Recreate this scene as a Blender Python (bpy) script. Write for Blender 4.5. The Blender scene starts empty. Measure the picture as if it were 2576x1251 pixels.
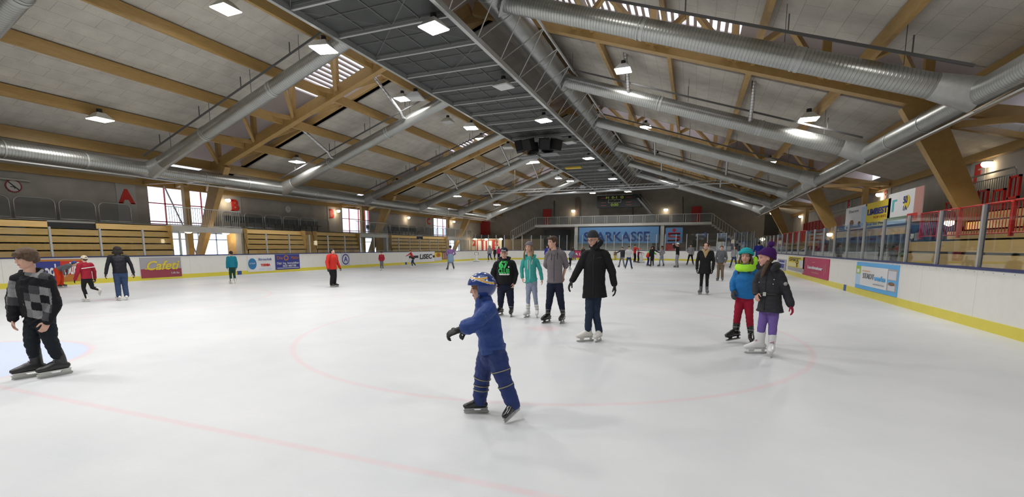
import bpy, bmesh, math, random
import numpy as np
from mathutils import Vector, Matrix, Quaternion, noise
random.seed(7)
C = bpy.context.scene.collection
PI = math.pi
# ---------------------------------------------------------------- camera calibration (photo taken as 2576 x 1251)
F = 1170.0; VX, VY = 1745.0, 622.0; PY = 773.0; CX = 1288.0; CH = 1.6
PITCH = math.atan((PY - VY) / F)
YAW = math.atan((VX - CX) / (F / math.cos(PITCH)))
FWD = Vector((-math.sin(YAW) * math.cos(PITCH), math.cos(YAW) * math.cos(PITCH), -math.sin(PITCH)))
RGT = Vector((math.cos(YAW), math.sin(YAW), 0))
UPV = RGT.cross(FWD)
CAM = Vector((0, 0, CH))
def ray(x, y): return FWD * F + RGT * (x - CX) - UPV * (y - PY)
def onX(x, y, X): r = ray(x, y); return CAM + r * (X / r.x)
def onY(x, y, Y): r = ray(x, y); return CAM + r * (Y / r.y)
def onZ(x, y, z=0.0): r = ray(x, y); return CAM + r * ((z - CH) / r.z)

# ---------------------------------------------------------------- materials
MATS = {}
def nt(m): return m.node_tree.nodes, m.node_tree.links
def mat(name, col, rough=0.6, metal=0.0, spec=0.5, emit=None, estr=0.0, noise_amt=0.0, nscale=8.0, bump=0.0, bscale=40.0, coat=0.0, sheen=0.0):
    if name in MATS: return MATS[name]
    m = bpy.data.materials.new(name); m.use_nodes = True; MATS[name] = m
    N, L = nt(m); b = N['Principled BSDF']
    b.inputs['Base Color'].default_value = (*col, 1); b.inputs['Roughness'].default_value = rough
    b.inputs['Metallic'].default_value = metal
    b.inputs['Specular IOR Level'].default_value = spec
    if coat: b.inputs['Coat Weight'].default_value = coat
    if sheen: b.inputs['Sheen Weight'].default_value = sheen
    if emit: b.inputs['Emission Color'].default_value = (*emit, 1); b.inputs['Emission Strength'].default_value = estr
    if noise_amt or bump:
        tc = N.new('ShaderNodeTexCoord'); nz = N.new('ShaderNodeTexNoise')
        nz.inputs['Scale'].default_value = nscale; nz.inputs['Detail'].default_value = 5
        L.new(tc.outputs['Object'], nz.inputs['Vector'])
        if noise_amt:
            mx = N.new('ShaderNodeMix'); mx.data_type = 'RGBA'
            d = 1 - noise_amt; u = 1 + noise_amt * .6
            mx.inputs[6].default_value = (*[c * d for c in col], 1); mx.inputs[7].default_value = (*[min(1, c * u) for c in col], 1)
            L.new(nz.outputs['Fac'], mx.inputs[0]); L.new(mx.outputs[2], b.inputs['Base Color'])
        if bump:
            n2 = N.new('ShaderNodeTexNoise'); n2.inputs['Scale'].default_value = bscale; n2.inputs['Detail'].default_value = 4
            L.new(tc.outputs['Object'], n2.inputs['Vector'])
            bp = N.new('ShaderNodeBump'); bp.inputs['Strength'].default_value = bump; bp.inputs['Distance'].default_value = 0.01
            L.new(n2.outputs['Fac'], bp.inputs['Height']); L.new(bp.outputs['Normal'], b.inputs['Normal'])
    return m
def glass_mat(name, tint, gloss=0.12, dens=0.0, rough=0.02):
    m = bpy.data.materials.new(name); m.use_nodes = True; MATS[name] = m
    N, L = nt(m); N.remove(N['Principled BSDF']); out = N['Material Output']
    t = N.new('ShaderNodeBsdfTransparent'); t.inputs[0].default_value = (*tint, 1)
    g = N.new('ShaderNodeBsdfGlossy'); g.inputs['Color'].default_value = (.9, .93, .95, 1); g.inputs['Roughness'].default_value = rough
    lw = N.new('ShaderNodeLayerWeight'); lw.inputs[0].default_value = .5
    pw = N.new('ShaderNodeMath'); pw.operation = 'POWER'; pw.inputs[1].default_value = 3.5; L.new(lw.outputs['Facing'], pw.inputs[0])
    ml = N.new('ShaderNodeMath'); ml.operation = 'MULTIPLY_ADD'; ml.inputs[1].default_value = .55; ml.inputs[2].default_value = gloss * .35; L.new(pw.outputs[0], ml.inputs[0])
    mx = N.new('ShaderNodeMixShader'); L.new(ml.outputs[0], mx.inputs[0]); L.new(t.outputs[0], mx.inputs[1]); L.new(g.outputs[0], mx.inputs[2])
    last = mx
    if dens:
        d = N.new('ShaderNodeBsdfDiffuse'); d.inputs[0].default_value = (.20, .21, .21, 1)
        m2 = N.new('ShaderNodeMixShader'); m2.inputs[0].default_value = dens
        L.new(mx.outputs[0], m2.inputs[1]); L.new(d.outputs[0], m2.inputs[2]); last = m2
    L.new(last.outputs[0], out.inputs[0]); return m
def wood_mat(name, c1, c2, scale=(1, 1, 1), rough=0.5):
    m = bpy.data.materials.new(name); m.use_nodes = True; MATS[name] = m
    N, L = nt(m); b = N['Principled BSDF']; b.inputs['Roughness'].default_value = rough
    tc = N.new('ShaderNodeTexCoord'); mp = N.new('ShaderNodeMapping'); mp.inputs['Scale'].default_value = scale
    L.new(tc.outputs['Object'], mp.inputs[0])
    nz = N.new('ShaderNodeTexNoise'); nz.inputs['Scale'].default_value = 3; nz.inputs['Detail'].default_value = 8; nz.inputs['Roughness'].default_value = .65
    L.new(mp.outputs[0], nz.inputs['Vector'])
    cr = N.new('ShaderNodeValToRGB'); cr.color_ramp.elements[0].position = .32; cr.color_ramp.elements[1].position = .68
    cr.color_ramp.elements[0].color = (*c1, 1); cr.color_ramp.elements[1].color = (*c2, 1)
    L.new(nz.outputs['Fac'], cr.inputs[0]); L.new(cr.outputs[0], b.inputs['Base Color']); return m

# spiral galvanised duct: ribs run across the local z axis
def duct_mat(name, pitch=0.10, col=(.45, .46, .44), rough=.34, bstr=.16):
    m = bpy.data.materials.new(name); m.use_nodes = True; MATS[name] = m
    N, L = nt(m); b = N['Principled BSDF']; b.inputs['Metallic'].default_value = .85; b.inputs['Roughness'].default_value = rough
    tc = N.new('ShaderNodeTexCoord'); sp = N.new('ShaderNodeSeparateXYZ'); L.new(tc.outputs['Object'], sp.inputs[0])
    mu = N.new('ShaderNodeMath'); mu.operation = 'MULTIPLY'; mu.inputs[1].default_value = 1 / pitch; L.new(sp.outputs['Z'], mu.inputs[0])
    fr = N.new('ShaderNodeMath'); fr.operation = 'FRACT'; L.new(mu.outputs[0], fr.inputs[0])
    cr = N.new('ShaderNodeValToRGB'); e = cr.color_ramp.elements
    e[0].position = 0; e[0].color = (1, 1, 1, 1); e[1].position = .22; e[1].color = (0, 0, 0, 1)
    k = e.new(.92); k.color = (0, 0, 0, 1); k = e.new(1.0); k.color = (1, 1, 1, 1)
    L.new(fr.outputs[0], cr.inputs[0])
    bp = N.new('ShaderNodeBump'); bp.inputs['Strength'].default_value = bstr; bp.inputs['Distance'].default_value = .02
    L.new(cr.outputs[0], bp.inputs['Height']); L.new(bp.outputs[0], b.inputs['Normal'])
    nz = N.new('ShaderNodeTexNoise'); nz.inputs['Scale'].default_value = 2.2; nz.inputs['Detail'].default_value = 6; L.new(tc.outputs['Object'], nz.inputs['Vector'])
    mx = N.new('ShaderNodeMix'); mx.data_type = 'RGBA'; mx.inputs[6].default_value = (*[c * .78 for c in col], 1); mx.inputs[7].default_value = (*[c * 1.1 for c in col], 1)
    L.new(nz.outputs['Fac'], mx.inputs[0])
    m2 = N.new('ShaderNodeMix'); m2.data_type = 'RGBA'; m2.inputs[7].default_value = (*[c * .55 for c in col], 1)
    L.new(cr.outputs[0], m2.inputs[0]); L.new(mx.outputs[2], m2.inputs[6]); L.new(m2.outputs[2], b.inputs['Base Color'])
    return m

def ceiling_mat():
    m = bpy.data.materials.new('wood_wool_panels'); m.use_nodes = True
    N, L = nt(m); b = N['Principled BSDF']; b.inputs['Roughness'].default_value = .95
    tc = N.new('ShaderNodeTexCoord'); mp = N.new('ShaderNodeMapping'); mp.inputs['Rotation'].default_value = (0, 0, PI / 2)
    L.new(tc.outputs['Object'], mp.inputs[0])
    br = N.new('ShaderNodeTexBrick'); br.inputs['Scale'].default_value = 1; br.inputs['Brick Width'].default_value = 1.25; br.inputs['Row Height'].default_value = .6
    br.inputs['Mortar Size'].default_value = .008; br.inputs['Mortar Smooth'].default_value = .4
    br.inputs['Color1'].default_value = (.68, .64, .56, 1); br.inputs['Color2'].default_value = (.62, .58, .51, 1); br.inputs['Mortar'].default_value = (.42, .37, .28, 1)
    L.new(mp.outputs[0], br.inputs['Vector'])
    nz = N.new('ShaderNodeTexNoise'); nz.inputs['Scale'].default_value = 1.6; nz.inputs['Detail'].default_value = 7; L.new(tc.outputs['Object'], nz.inputs['Vector'])
    n2 = N.new('ShaderNodeTexNoise'); n2.inputs['Scale'].default_value = 28; n2.inputs['Detail'].default_value = 5; L.new(tc.outputs['Object'], n2.inputs['Vector'])
    mx = N.new('ShaderNodeMix'); mx.data_type = 'RGBA'; mx.blend_type = 'MULTIPLY'; mx.inputs[0].default_value = .5
    cr = N.new('ShaderNodeValToRGB'); cr.color_ramp.elements[0].position = .3; cr.color_ramp.elements[0].color = (.62, .62, .62, 1); cr.color_ramp.elements[1].position = .7
    L.new(nz.outputs['Fac'], cr.inputs[0]); L.new(br.outputs['Color'], mx.inputs[6]); L.new(cr.outputs[0], mx.inputs[7])
    m3 = N.new('ShaderNodeMix'); m3.data_type = 'RGBA'; m3.blend_type = 'MULTIPLY'; m3.inputs[0].default_value = .35
    L.new(mx.outputs[2], m3.inputs[6]); L.new(n2.outputs['Fac'], m3.inputs[7]); L.new(m3.outputs[2], b.inputs['Base Color'])
    bp = N.new('ShaderNodeBump'); bp.inputs['Strength'].default_value = .35; bp.inputs['Distance'].default_value = .01
    L.new(n2.outputs['Fac'], bp.inputs['Height']); L.new(bp.outputs[0], b.inputs['Normal'])
    MATS['ceiling'] = m; return m

def ice_mat():
    m = bpy.data.materials.new('rink_ice'); m.use_nodes = True
    N, L = nt(m); b = N['Principled BSDF']; b.inputs['Roughness'].default_value = .42; b.inputs['Specular IOR Level'].default_value = .35
    tc = N.new('ShaderNodeTexCoord'); P = tc.outputs['Object']; sp = N.new('ShaderNodeSeparateXYZ'); L.new(P, sp.inputs[0])
    def M(op, a, bb=None, c=None):
        n = N.new('ShaderNodeMath'); n.operation = op
        for i, v in enumerate((a, bb, c)):
            if v is None: continue
            if isinstance(v, (int, float)): n.inputs[i].default_value = v
            else: L.new(v, n.inputs[i])
        return n.outputs[0]
    def dist(cx, cy):
        dx = M('SUBTRACT', sp.outputs['X'], cx); dy = M('SUBTRACT', sp.outputs['Y'], cy)
        return M('SQRT', M('ADD', M('MULTIPLY', dx, dx), M('MULTIPLY', dy, dy)))
    nzw = N.new('ShaderNodeTexNoise'); nzw.inputs['Scale'].default_value = 9; nzw.inputs['Detail'].default_value = 5; L.new(P, nzw.inputs['Vector'])
    fade = M('ADD', M('MULTIPLY', nzw.outputs['Fac'], 1.0), .25)
    def band(v, w, soft):     # 1 where |v| < w
        return M('SUBTRACT', 1.0, M('SMOOTHSTEP_', v, w)) if False else M('MAXIMUM', 0.0, M('MINIMUM', 1.0, M('DIVIDE', M('SUBTRACT', w + soft, M('ABSOLUTE', v)), soft)))
    red = band(M('SUBTRACT', sp.outputs['Y'], 2.72), .02, .035)
    for cx, cy in ((-2.7, 8.7), (-16.7, 8.7), (-2.7, 48.7), (-16.7, 48.7)):
        red = M('MAXIMUM', red, band(M('SUBTRACT', dist(cx, cy), 4.5), .015, .05))
    crease = M('MULTIPLY', M('MAXIMUM', 0.0, M('MINIMUM', 1.0, M('DIVIDE', M('SUBTRACT', 1.83, dist(-9.7, 2.72)), .05))), M('GREATER_THAN', sp.outputs['Y'], 2.72))
    red = M('MAXIMUM', red, M('MULTIPLY', band(M('SUBTRACT', dist(-9.7, 2.72), 1.83), .02, .06), M('GREATER_THAN', sp.outputs['Y'], 2.6)))
    # worn face-off spots and the short marks beside them
    spot = 0.0
    for cx, cy in ((-2.7, 8.7), (-16.7, 8.7), (-2.7, 21.5), (-16.7, 21.5)):
        s = M('MAXIMUM', 0.0, M('MINIMUM', 1.0, M('DIVIDE', M('SUBTRACT', .42, dist(cx, cy)), .25)))
        spot = s if isinstance(spot, float) else M('MAXIMUM', spot, s)
    blue = M('MAXIMUM', band(M('SUBTRACT', sp.outputs['Y'], 21.0), .15, .12), band(M('SUBTRACT', sp.outputs['Y'], 36.4), .15, .12))
    red2 = M('MULTIPLY', band(M('SUBTRACT', sp.outputs['Y'], 28.7), .15, .12), .5)
    base = N.new('ShaderNodeTexNoise'); base.inputs['Scale'].default_value = .55; base.inputs['Detail'].default_value = 8; base.inputs['Roughness'].default_value = .6; L.new(P, base.inputs['Vector'])
    cr = N.new('ShaderNodeValToRGB'); cr.color_ramp.elements[0].position = .3; cr.color_ramp.elements[0].color = (.60, .62, .64, 1); cr.color_ramp.elements[1].position = .7; cr.color_ramp.elements[1].color = (.70, .71, .715, 1)
    L.new(base.outputs['Fac'], cr.inputs[0])
    # skate scratches: stretched noise in two directions
    last = cr.outputs[0]
    for rot, sc in ((.5, (1, 26, 1)), (-.9, (1.2, 34, 1)), (1.7, (.8, 40, 1))):
        mp = N.new('ShaderNodeMapping'); mp.inputs['Rotation'].default_value = (0, 0, rot); mp.inputs['Scale'].default_value = sc; L.new(P, mp.inputs[0])
        nz = N.new('ShaderNodeTexNoise'); nz.inputs['Scale'].default_value = 1.1; nz.inputs['Detail'].default_value = 6; nz.inputs['Roughness'].default_value = .75; nz.inputs['Distortion'].default_value = .4; L.new(mp.outputs[0], nz.inputs['Vector'])
        c2 = N.new('ShaderNodeValToRGB'); c2.color_ramp.elements[0].position = .6; c2.color_ramp.elements[0].color = (0, 0, 0, 1); c2.color_ramp.elements[1].position = .8
        L.new(nz.outputs['Fac'], c2.inputs[0])
        mx = N.new('ShaderNodeMix'); mx.data_type = 'RGBA'; mx.inputs[7].default_value = (.86, .87, .88, 1) if rot > 0 else (.60, .62, .65, 1)
        L.new(M('MULTIPLY', c2.outputs[0], .32), mx.inputs[0]); L.new(last, mx.inputs[6]); last = mx.outputs[2]
    def over(fac, k, col):
        nonlocal last
        mx = N.new('ShaderNodeMix'); mx.data_type = 'RGBA'; mx.inputs[7].default_value = (*col, 1)
        L.new(M('MULTIPLY', M('MULTIPLY', fac, fade), k), mx.inputs[0]); L.new(last, mx.inputs[6]); last = mx.outputs[2]
    over(crease, .75, (.52, .64, .88)); over(blue, .28, (.45, .55, .85)); over(red2, .4, (.85, .5, .5))
    over(spot, .3, (.8, .25, .3)); over(red, .30, (.80, .36, .40))
    L.new(last, b.inputs['Base Color'])
    bn = N.new('ShaderNodeTexNoise'); bn.inputs['Scale'].default_value = 22; bn.inputs['Detail'].default_value = 6; L.new(P, bn.inputs['Vector'])
    bp = N.new('ShaderNodeBump'); bp.inputs['Strength'].default_value = .12; bp.inputs['Distance'].default_value = .01
    L.new(bn.outputs['Fac'], bp.inputs['Height']); L.new(bp.outputs[0], b.inputs['Normal'])
    return m

ICE = ice_mat(); CEIL = ceiling_mat()
WOOD = wood_mat('glulam', (.34, .21, .070), (.46, .295, .105), (2, 1, 14))
WOODX = wood_mat('glulam_truss', (.36, .225, .075), (.43, .275, .098), (1.2, 1.2, 1.2))
PLY = wood_mat('bench_ply', (.47, .30, .105), (.60, .39, .155), (3, .35, 3), .42)
PLYL = wood_mat('bench_ply_light', (.62, .41, .15), (.74, .50, .21), (3, .35, 3), .42)
DUCT = duct_mat('galvanised_duct'); DUCTS = duct_mat('galvanised_small', .10, (.6, .6, .6), .35, .4)
GALV = mat('galvanised_steel', (.50, .51, .50), .45, .7, noise_amt=.2)
CONC = mat('concrete', (.22, .205, .185), .9, noise_amt=.28, nscale=1.3, bump=.2)
CONCL = mat('concrete_light', (.44, .43, .40), .9, noise_amt=.18, nscale=1.7)
CONCW = mat('concrete_wall', (.40, .375, .34), .9, noise_amt=.38, nscale=.9, bump=.2)
CONCD = mat('concrete_dark', (.105, .105, .10), .9, noise_amt=.3, nscale=1.2)
BOARD = mat('board_white', (.80, .79, .745), .38)
def board_seams():
    N, L = nt(BOARD); b = N['Principled BSDF']; tc = N.new('ShaderNodeTexCoord'); sp = N.new('ShaderNodeSeparateXYZ'); L.new(tc.outputs['Object'], sp.inputs[0])
    f = None
    for ax in 'XY':
        d = N.new('ShaderNodeMath'); d.operation = 'MULTIPLY'; d.inputs[1].default_value = 1 / 2.4; L.new(sp.outputs[ax], d.inputs[0])
        q = N.new('ShaderNodeMath'); q.operation = 'FRACT'; L.new(d.outputs[0], q.inputs[0])
        c = N.new('ShaderNodeMath'); c.operation = 'LESS_THAN'; c.inputs[1].default_value = .0035; L.new(q.outputs[0], c.inputs[0])
        if f is None: f = c
        else: m = N.new('ShaderNodeMath'); m.operation = 'MAXIMUM'; L.new(f.outputs[0], m.inputs[0]); L.new(c.outputs[0], m.inputs[1]); f = m
    nz = N.new('ShaderNodeTexNoise'); nz.inputs['Scale'].default_value = 5; nz.inputs['Detail'].default_value = 9; L.new(tc.outputs['Object'], nz.inputs['Vector'])
    r = N.new('ShaderNodeValToRGB'); r.color_ramp.elements[0].position = .3; r.color_ramp.elements[0].color = (.775, .765, .72, 1); r.color_ramp.elements[1].position = .55; r.color_ramp.elements[1].color = (.80, .79, .75, 1); L.new(nz.outputs['Fac'], r.inputs[0])
    mx = N.new('ShaderNodeMix'); mx.data_type = 'RGBA'; mx.inputs[7].default_value = (.50, .48, .42, 1); L.new(f.outputs[0], mx.inputs[0]); L.new(r.outputs[0], mx.inputs[6]); L.new(mx.outputs[2], b.inputs['Base Color'])
board_seams()
YEL = mat('kick_yellow', (.74, .64, .07), .4, noise_amt=.08, nscale=3)
NAVY = mat('rail_navy', (.02, .03, .12), .35)
RAILB = mat('rail_blue_block', (.03, .08, .32), .45)
DGREY = mat('deck_grey', (.058, .063, .061), .55, metal=.3, noise_amt=.3, nscale=1.5)
TBAR = mat('deck_bar', (.42, .43, .42), .45, .4)
RED = mat('red_paint', (.55, .022, .018), .4)
REDD = mat('red_dark', (.25, .012, .012), .6)
REDG = mat('red_door', (.36, .02, .018), .6)
WHITE = mat('white_paint', (.82, .82, .80), .5)
BLACK = mat('black_matt', (.012, .012, .013), .6)
STEELP = mat('post_alu', (.55, .57, .58), .35, .6)
GLASS = glass_mat('shield_glass', (.93, .95, .94), .10)
MESHP = glass_mat('guard_mesh', (.80, .82, .82), .03, .30, .3)
WGLASS = glass_mat('window_glass', (.90, .94, .97), .06)
SEAT = mat('dark_seat', (.03, .05, .045), .6)

# ---------------------------------------------------------------- mesh helpers
def new_obj(name, me, parent=None):
    o = bpy.data.objects.new(name, me); C.objects.link(o)
    if parent is not None:
        o.parent = parent
    return o
def tag(o, label=None, cat=None, group=None, kind=None):
    if label: o['label'] = label
    if cat: o['category'] = cat
    if group: o['group'] = group
    if kind: o['kind'] = kind
    return o
def empty(name, loc=(0, 0, 0), rz=0, label=None, cat=None, group=None):
    o = bpy.data.objects.new(name, None); C.objects.link(o); o.location = loc; o.rotation_euler = (0, 0, rz); o.empty_display_size = .1
    return tag(o, label, cat, group)
class MB:
    def __init__(s): s.v = []; s.f = []; s.m = []
    def add(s, vs, fs, mi=0):
        b = len(s.v); s.v += [tuple(v) for v in vs]; s.f += [tuple(b + i for i in f) for f in fs]; s.m += [mi] * len(fs); return s
    def box(s, x0, x1, y0, y1, z0, z1, mi=0):
        return s.add([(x0, y0, z0), (x1, y0, z0), (x1, y1, z0), (x0, y1, z0), (x0, y0, z1), (x1, y0, z1), (x1, y1, z1), (x0, y1, z1)],
                     [(0, 3, 2, 1), (4, 5, 6, 7), (0, 1, 5, 4), (1, 2, 6, 5), (2, 3, 7, 6), (3, 0, 4, 7)], mi)
    def bar(s, a, b, w, h, up=(0, 0, 1), w2=None, h2=None, mi=0):
        a, b = Vector(a), Vector(b); t = (b - a).normalized(); up = Vector(up)
        sd = t.cross(up); sd = sd.normalized() if sd.length > 1e-5 else Vector((1, 0, 0)); u = sd.cross(t)
        vs = []
        for p, ww, hh in ((a, w, h), (b, w2 or w, h2 or h)):
            for i, j in ((-1, -1), (1, -1), (1, 1), (-1, 1)): vs.append(p + sd * (i * ww / 2) + u * (j * hh / 2))
        return s.add(vs, [(0, 1, 2, 3), (7, 6, 5, 4), (0, 4, 5, 1), (1, 5, 6, 2), (2, 6, 7, 3), (3, 7, 4, 0)], mi)
    def tube(s, pts, r, n=8, cap=True, mi=0):
        pts = [Vector(p) for p in pts]; rs = r if isinstance(r, (list, tuple)) else [r] * len(pts); b0 = len(s.v); vs = []; fs = []
        sd = None
        for i, p in enumerate(pts):
            t = (pts[min(i + 1, len(pts) - 1)] - pts[max(i - 1, 0)]).normalized()
            if sd is None:
                sd = t.cross(Vector((0, 0, 1)));  sd = sd.normalized() if sd.length > 1e-3 else Vector((1, 0, 0))
            else:
                sd = (sd - t * sd.dot(t)).normalized()
            u = t.cross(sd)
            for k in range(n):
                a = 2 * PI * k / n; vs.append(p + (sd * math.cos(a) + u * math.sin(a)) * rs[i])
        for i in range(len(pts) - 1):
            for k in range(n): fs.append((i * n + k, i * n + (k + 1) % n, (i + 1) * n + (k + 1) % n, (i + 1) * n + k))
        if cap: fs.append(tuple(range(n - 1, -1, -1))); fs.append(tuple((len(pts) - 1) * n + k for k in range(n)))
        return s.add(vs, fs, mi)
    def prism(s, poly, a, b, fn, mi=0):
        """poly: 2D outline, extruded from a to b; fn(u,v,w) -> point"""
        n = len(poly); vs = [fn(u, v, a) for u, v in poly] + [fn(u, v, b) for u, v in poly]
        return s.add(vs, [tuple(range(n - 1, -1, -1)), tuple(range(n, 2 * n))] + [(i, (i + 1) % n, n + (i + 1) % n, n + i) for i in range(n)], mi)
    def mesh(s, name, mats, smooth=False):
        me = bpy.data.meshes.new(name); me.from_pydata(s.v, [], s.f)
        for m in (mats if isinstance(mats, (list, tuple)) else [mats]): me.materials.append(m)
        if any(s.m): me.polygons.foreach_set('material_index', s.m)
        if smooth: me.polygons.foreach_set('use_smooth', [True] * len(me.polygons))
        me.update()
        bm = bmesh.new(); bm.from_mesh(me); bmesh.ops.recalc_face_normals(bm, faces=bm.faces); bm.to_mesh(me); bm.free()
        return me
    def build(s, name, mats, parent=None, smooth=False): return new_obj(name, s.mesh(name, mats, smooth), parent)
def copy_tree(o, parent=None):
    c = o.copy(); C.objects.link(c); c.parent = parent
    for ch in [k for k in o.children]: copy_tree(ch, c)
    return c
def bevel(o, w=.01, seg=2):
    m = o.modifiers.new('b', 'BEVEL'); m.width = w; m.segments = seg; m.limit_method = 'ANGLE'; return o
def smooth_by_angle(me, ang=40):
    for p in me.polygons: p.use_smooth = True
    me.set_sharp_from_angle(angle=math.radians(ang))
def cylinder_between(name, a, b, r, m, parent=None, n=28, r2=None, thick=False):
    """round duct whose own z axis runs from a to b"""
    a, b = Vector(a), Vector(b); L = (b - a).length
    mb = MB(); mb.tube([(0, 0, 0), (0, 0, L)], [r, r2 or r], n, True)
    o = mb.build(name, m, parent); smooth_by_angle(o.data)
    o.rotation_mode = 'QUATERNION'; o.rotation_quaternion = (b - a).to_track_quat('Z', 'Y'); o.location = a
    return o
FONT_CACHE = {}
def text_mesh(txt, size, depth=.004, offset=0.0, shear=0.0, space=1.0):
    cu = bpy.data.curves.new('lettering', 'FONT'); cu.body = txt; cu.size = size; cu.extrude = depth; cu.offset = offset; cu.shear = shear
    cu.space_character = space; cu.align_x = 'CENTER'; cu.align_y = 'CENTER'; cu.resolution_u = 3
    o = bpy.data.objects.new('lettering', cu); C.objects.link(o)
    bpy.context.view_layer.update(); dg = bpy.context.evaluated_depsgraph_get()
    me = bpy.data.meshes.new_from_object(o.evaluated_get(dg)); bpy.data.objects.remove(o); return me
def text(name, txt, size, m, parent, origin, ux, uy, width=None, **kw):
    """lettering on a plane: origin centre, ux reading direction, uy up"""
    me = text_mesh(txt, size, **kw); me.materials.clear(); me.materials.append(m)
    o = new_obj(name, me, parent); ux, uy = Vector(ux).normalized(), Vector(uy).normalized(); n = ux.cross(uy)
    sx = 1.0
    if width:
        xs = [v.co.x for v in me.vertices]; w = max(xs) - min(xs)
        if w > 0: sx = width / w
    for v in me.vertices: v.co.x *= sx
    M = Matrix((ux, uy, n)).transposed().to_4x4(); M.translation = Vector(origin); o.matrix_local = M
    return o
# ================================================================ SETTING
XL, XR, XM = -24.7, 5.3, -9.7            # boards left / right, rink middle
WL, WR = -30.5, 11.1                      # hall walls
def roofz(X, off=0.0): return 5.45 + .345 * (min(X, 2 * XM - X) + 26.1) + off
TR = (3.6, 20.2, 36.8, 53.4)              # timber trusses
Y0, Y1 = -9.0, 65.5
st = lambda name, mb, m: tag(mb.build(name, m), kind='structure')

floor = MB(); floor.add([(WL, Y0, 0), (WR, Y0, 0), (WR, Y1, 0), (WL, Y1, 0)], [(0, 1, 2, 3)])
fl = st('floor', floor, ICE)
for side, X, x2 in (('left', WL, WL - .3), ('right', WR, WR + .3)):
    mb = MB()
    if side == 'left':
        up = [Y0, 18.6, 22.5, 35.2, 39.1, 51.6, 55.6, Y1]; lo = [Y0, 19.0, 25.2, 35.6, 42.0, 52.0, 58.5, Y1]
        for i in range(0, 8, 2):
            mb.box(x2, X, up[i], up[i + 1], 2.95, 6.1); mb.box(x2, X, lo[i], lo[i + 1], 0, 2.55)
        for i in (1, 3, 5): mb.box(x2, X, up[i], up[i + 1], 5.45, 6.1)
        mb.box(x2, X, Y0, Y1, 2.55, 2.95)
    else:
        mb.box(X, x2, Y0, Y1, 0, 6.1)
    st('wall_' + side, mb, CONCW)
mb = MB(); zr = roofz(XM, 1.6)
mb.prism([(WL, 0), (WR, 0), (WR, 5.7), (XM, zr + .3), (WL, 5.7)], Y1, Y1 + .3, lambda u, v, w: (u, w, v)); st('wall_far', mb, CONC)
mb = MB(); mb.prism([(WL, 0), (WR, 0), (WR, 5.7), (XM, zr + .3), (WL, 5.7)], Y0 - .3, Y0, lambda u, v, w: (u, w, v)); st('wall_near', mb, CONCL)
# sloping ceilings, one slab for each bay between the raised roof lights, object origin in its own slope
OPEN = 2.25
bays = [Y0]
for t in TR: bays += [t - OPEN, t + OPEN]
bays.append(Y1)
for s in (-1, 1):
    for i in range(0, len(bays), 2):
        L = math.hypot(20.8, 20.8 * .345) ; w = bays[i + 1] - bays[i]
        mb = MB(); mb.box(0, L, 0, w, 0, .25)
        o = st('ceiling', mb, CEIL); ang = math.atan(.345)
        o.location = (WL if s < 0 else WR, bays[i] if s < 0 else bays[i + 1], roofz(WL, 1.5))
        o.rotation_euler = (0, -ang, 0 if s < 0 else PI)
# raised roof lights above each truss: upstand walls, a lid, slatted translucent glazing
RAISE = 1.4
for ti, t in enumerate(TR):
    mb = MB(); gl = MB()
    for s in (-1, 1):
        def P(d, y, z): X = (WL + d) if s < 0 else (WR - d); return (X, y, roofz(X) + z)
        for yy in (t - OPEN, t + OPEN):
            sgn = -1 if yy < t else 1
            mb.add([P(0, yy, 1.5), P(20.8, yy, 1.5), P(20.8, yy, 1.5 + RAISE), P(0, yy, 1.5 + RAISE), P(0, yy + sgn * .1, 1.5), P(20.8, yy + sgn * .1, 1.5), P(20.8, yy + sgn * .1, 1.5 + RAISE), P(0, yy + sgn * .1, 1.5 + RAISE)],
                   [(0, 1, 2, 3), (4, 5, 6, 7), (0, 1, 5, 4), (3, 2, 6, 7), (0, 3, 7, 4), (1, 2, 6, 5)])
        def lid(d0, d1, y0, y1, tgt, dz=0):
            a = 1.5 + RAISE + dz
            tgt.add([P(d0, y0, a), P(d1, y0, a), P(d1, y1, a), P(d0, y1, a), P(d0, y0, a + .08), P(d1, y0, a + .08), P(d1, y1, a + .08), P(d0, y1, a + .08)],
                    [(0, 3, 2, 1), (4, 5, 6, 7), (0, 1, 5, 4), (1, 2, 6, 5), (2, 3, 7, 6), (3, 0, 4, 7)])
        g0, g1 = 9.6, 18.6
        lid(0, g0, t - OPEN, t + OPEN, mb); lid(g1, 20.8, t - OPEN, t + OPEN, mb)
        lid(g0, g1, t - OPEN, t - OPEN + .12, mb); lid(g0, g1, t + OPEN - .12, t + OPEN, mb)
        d = g0
        while d < g1:                      # slats across the opening, daylight between them
            lid(d, d + .13, t - OPEN, t + OPEN, mb); d += .30
    st('trim_roof_light_%d' % (ti + 1), mb, mat('upstand', (.50, .44, .42), .8, noise_amt=.15, nscale=2))

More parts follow.
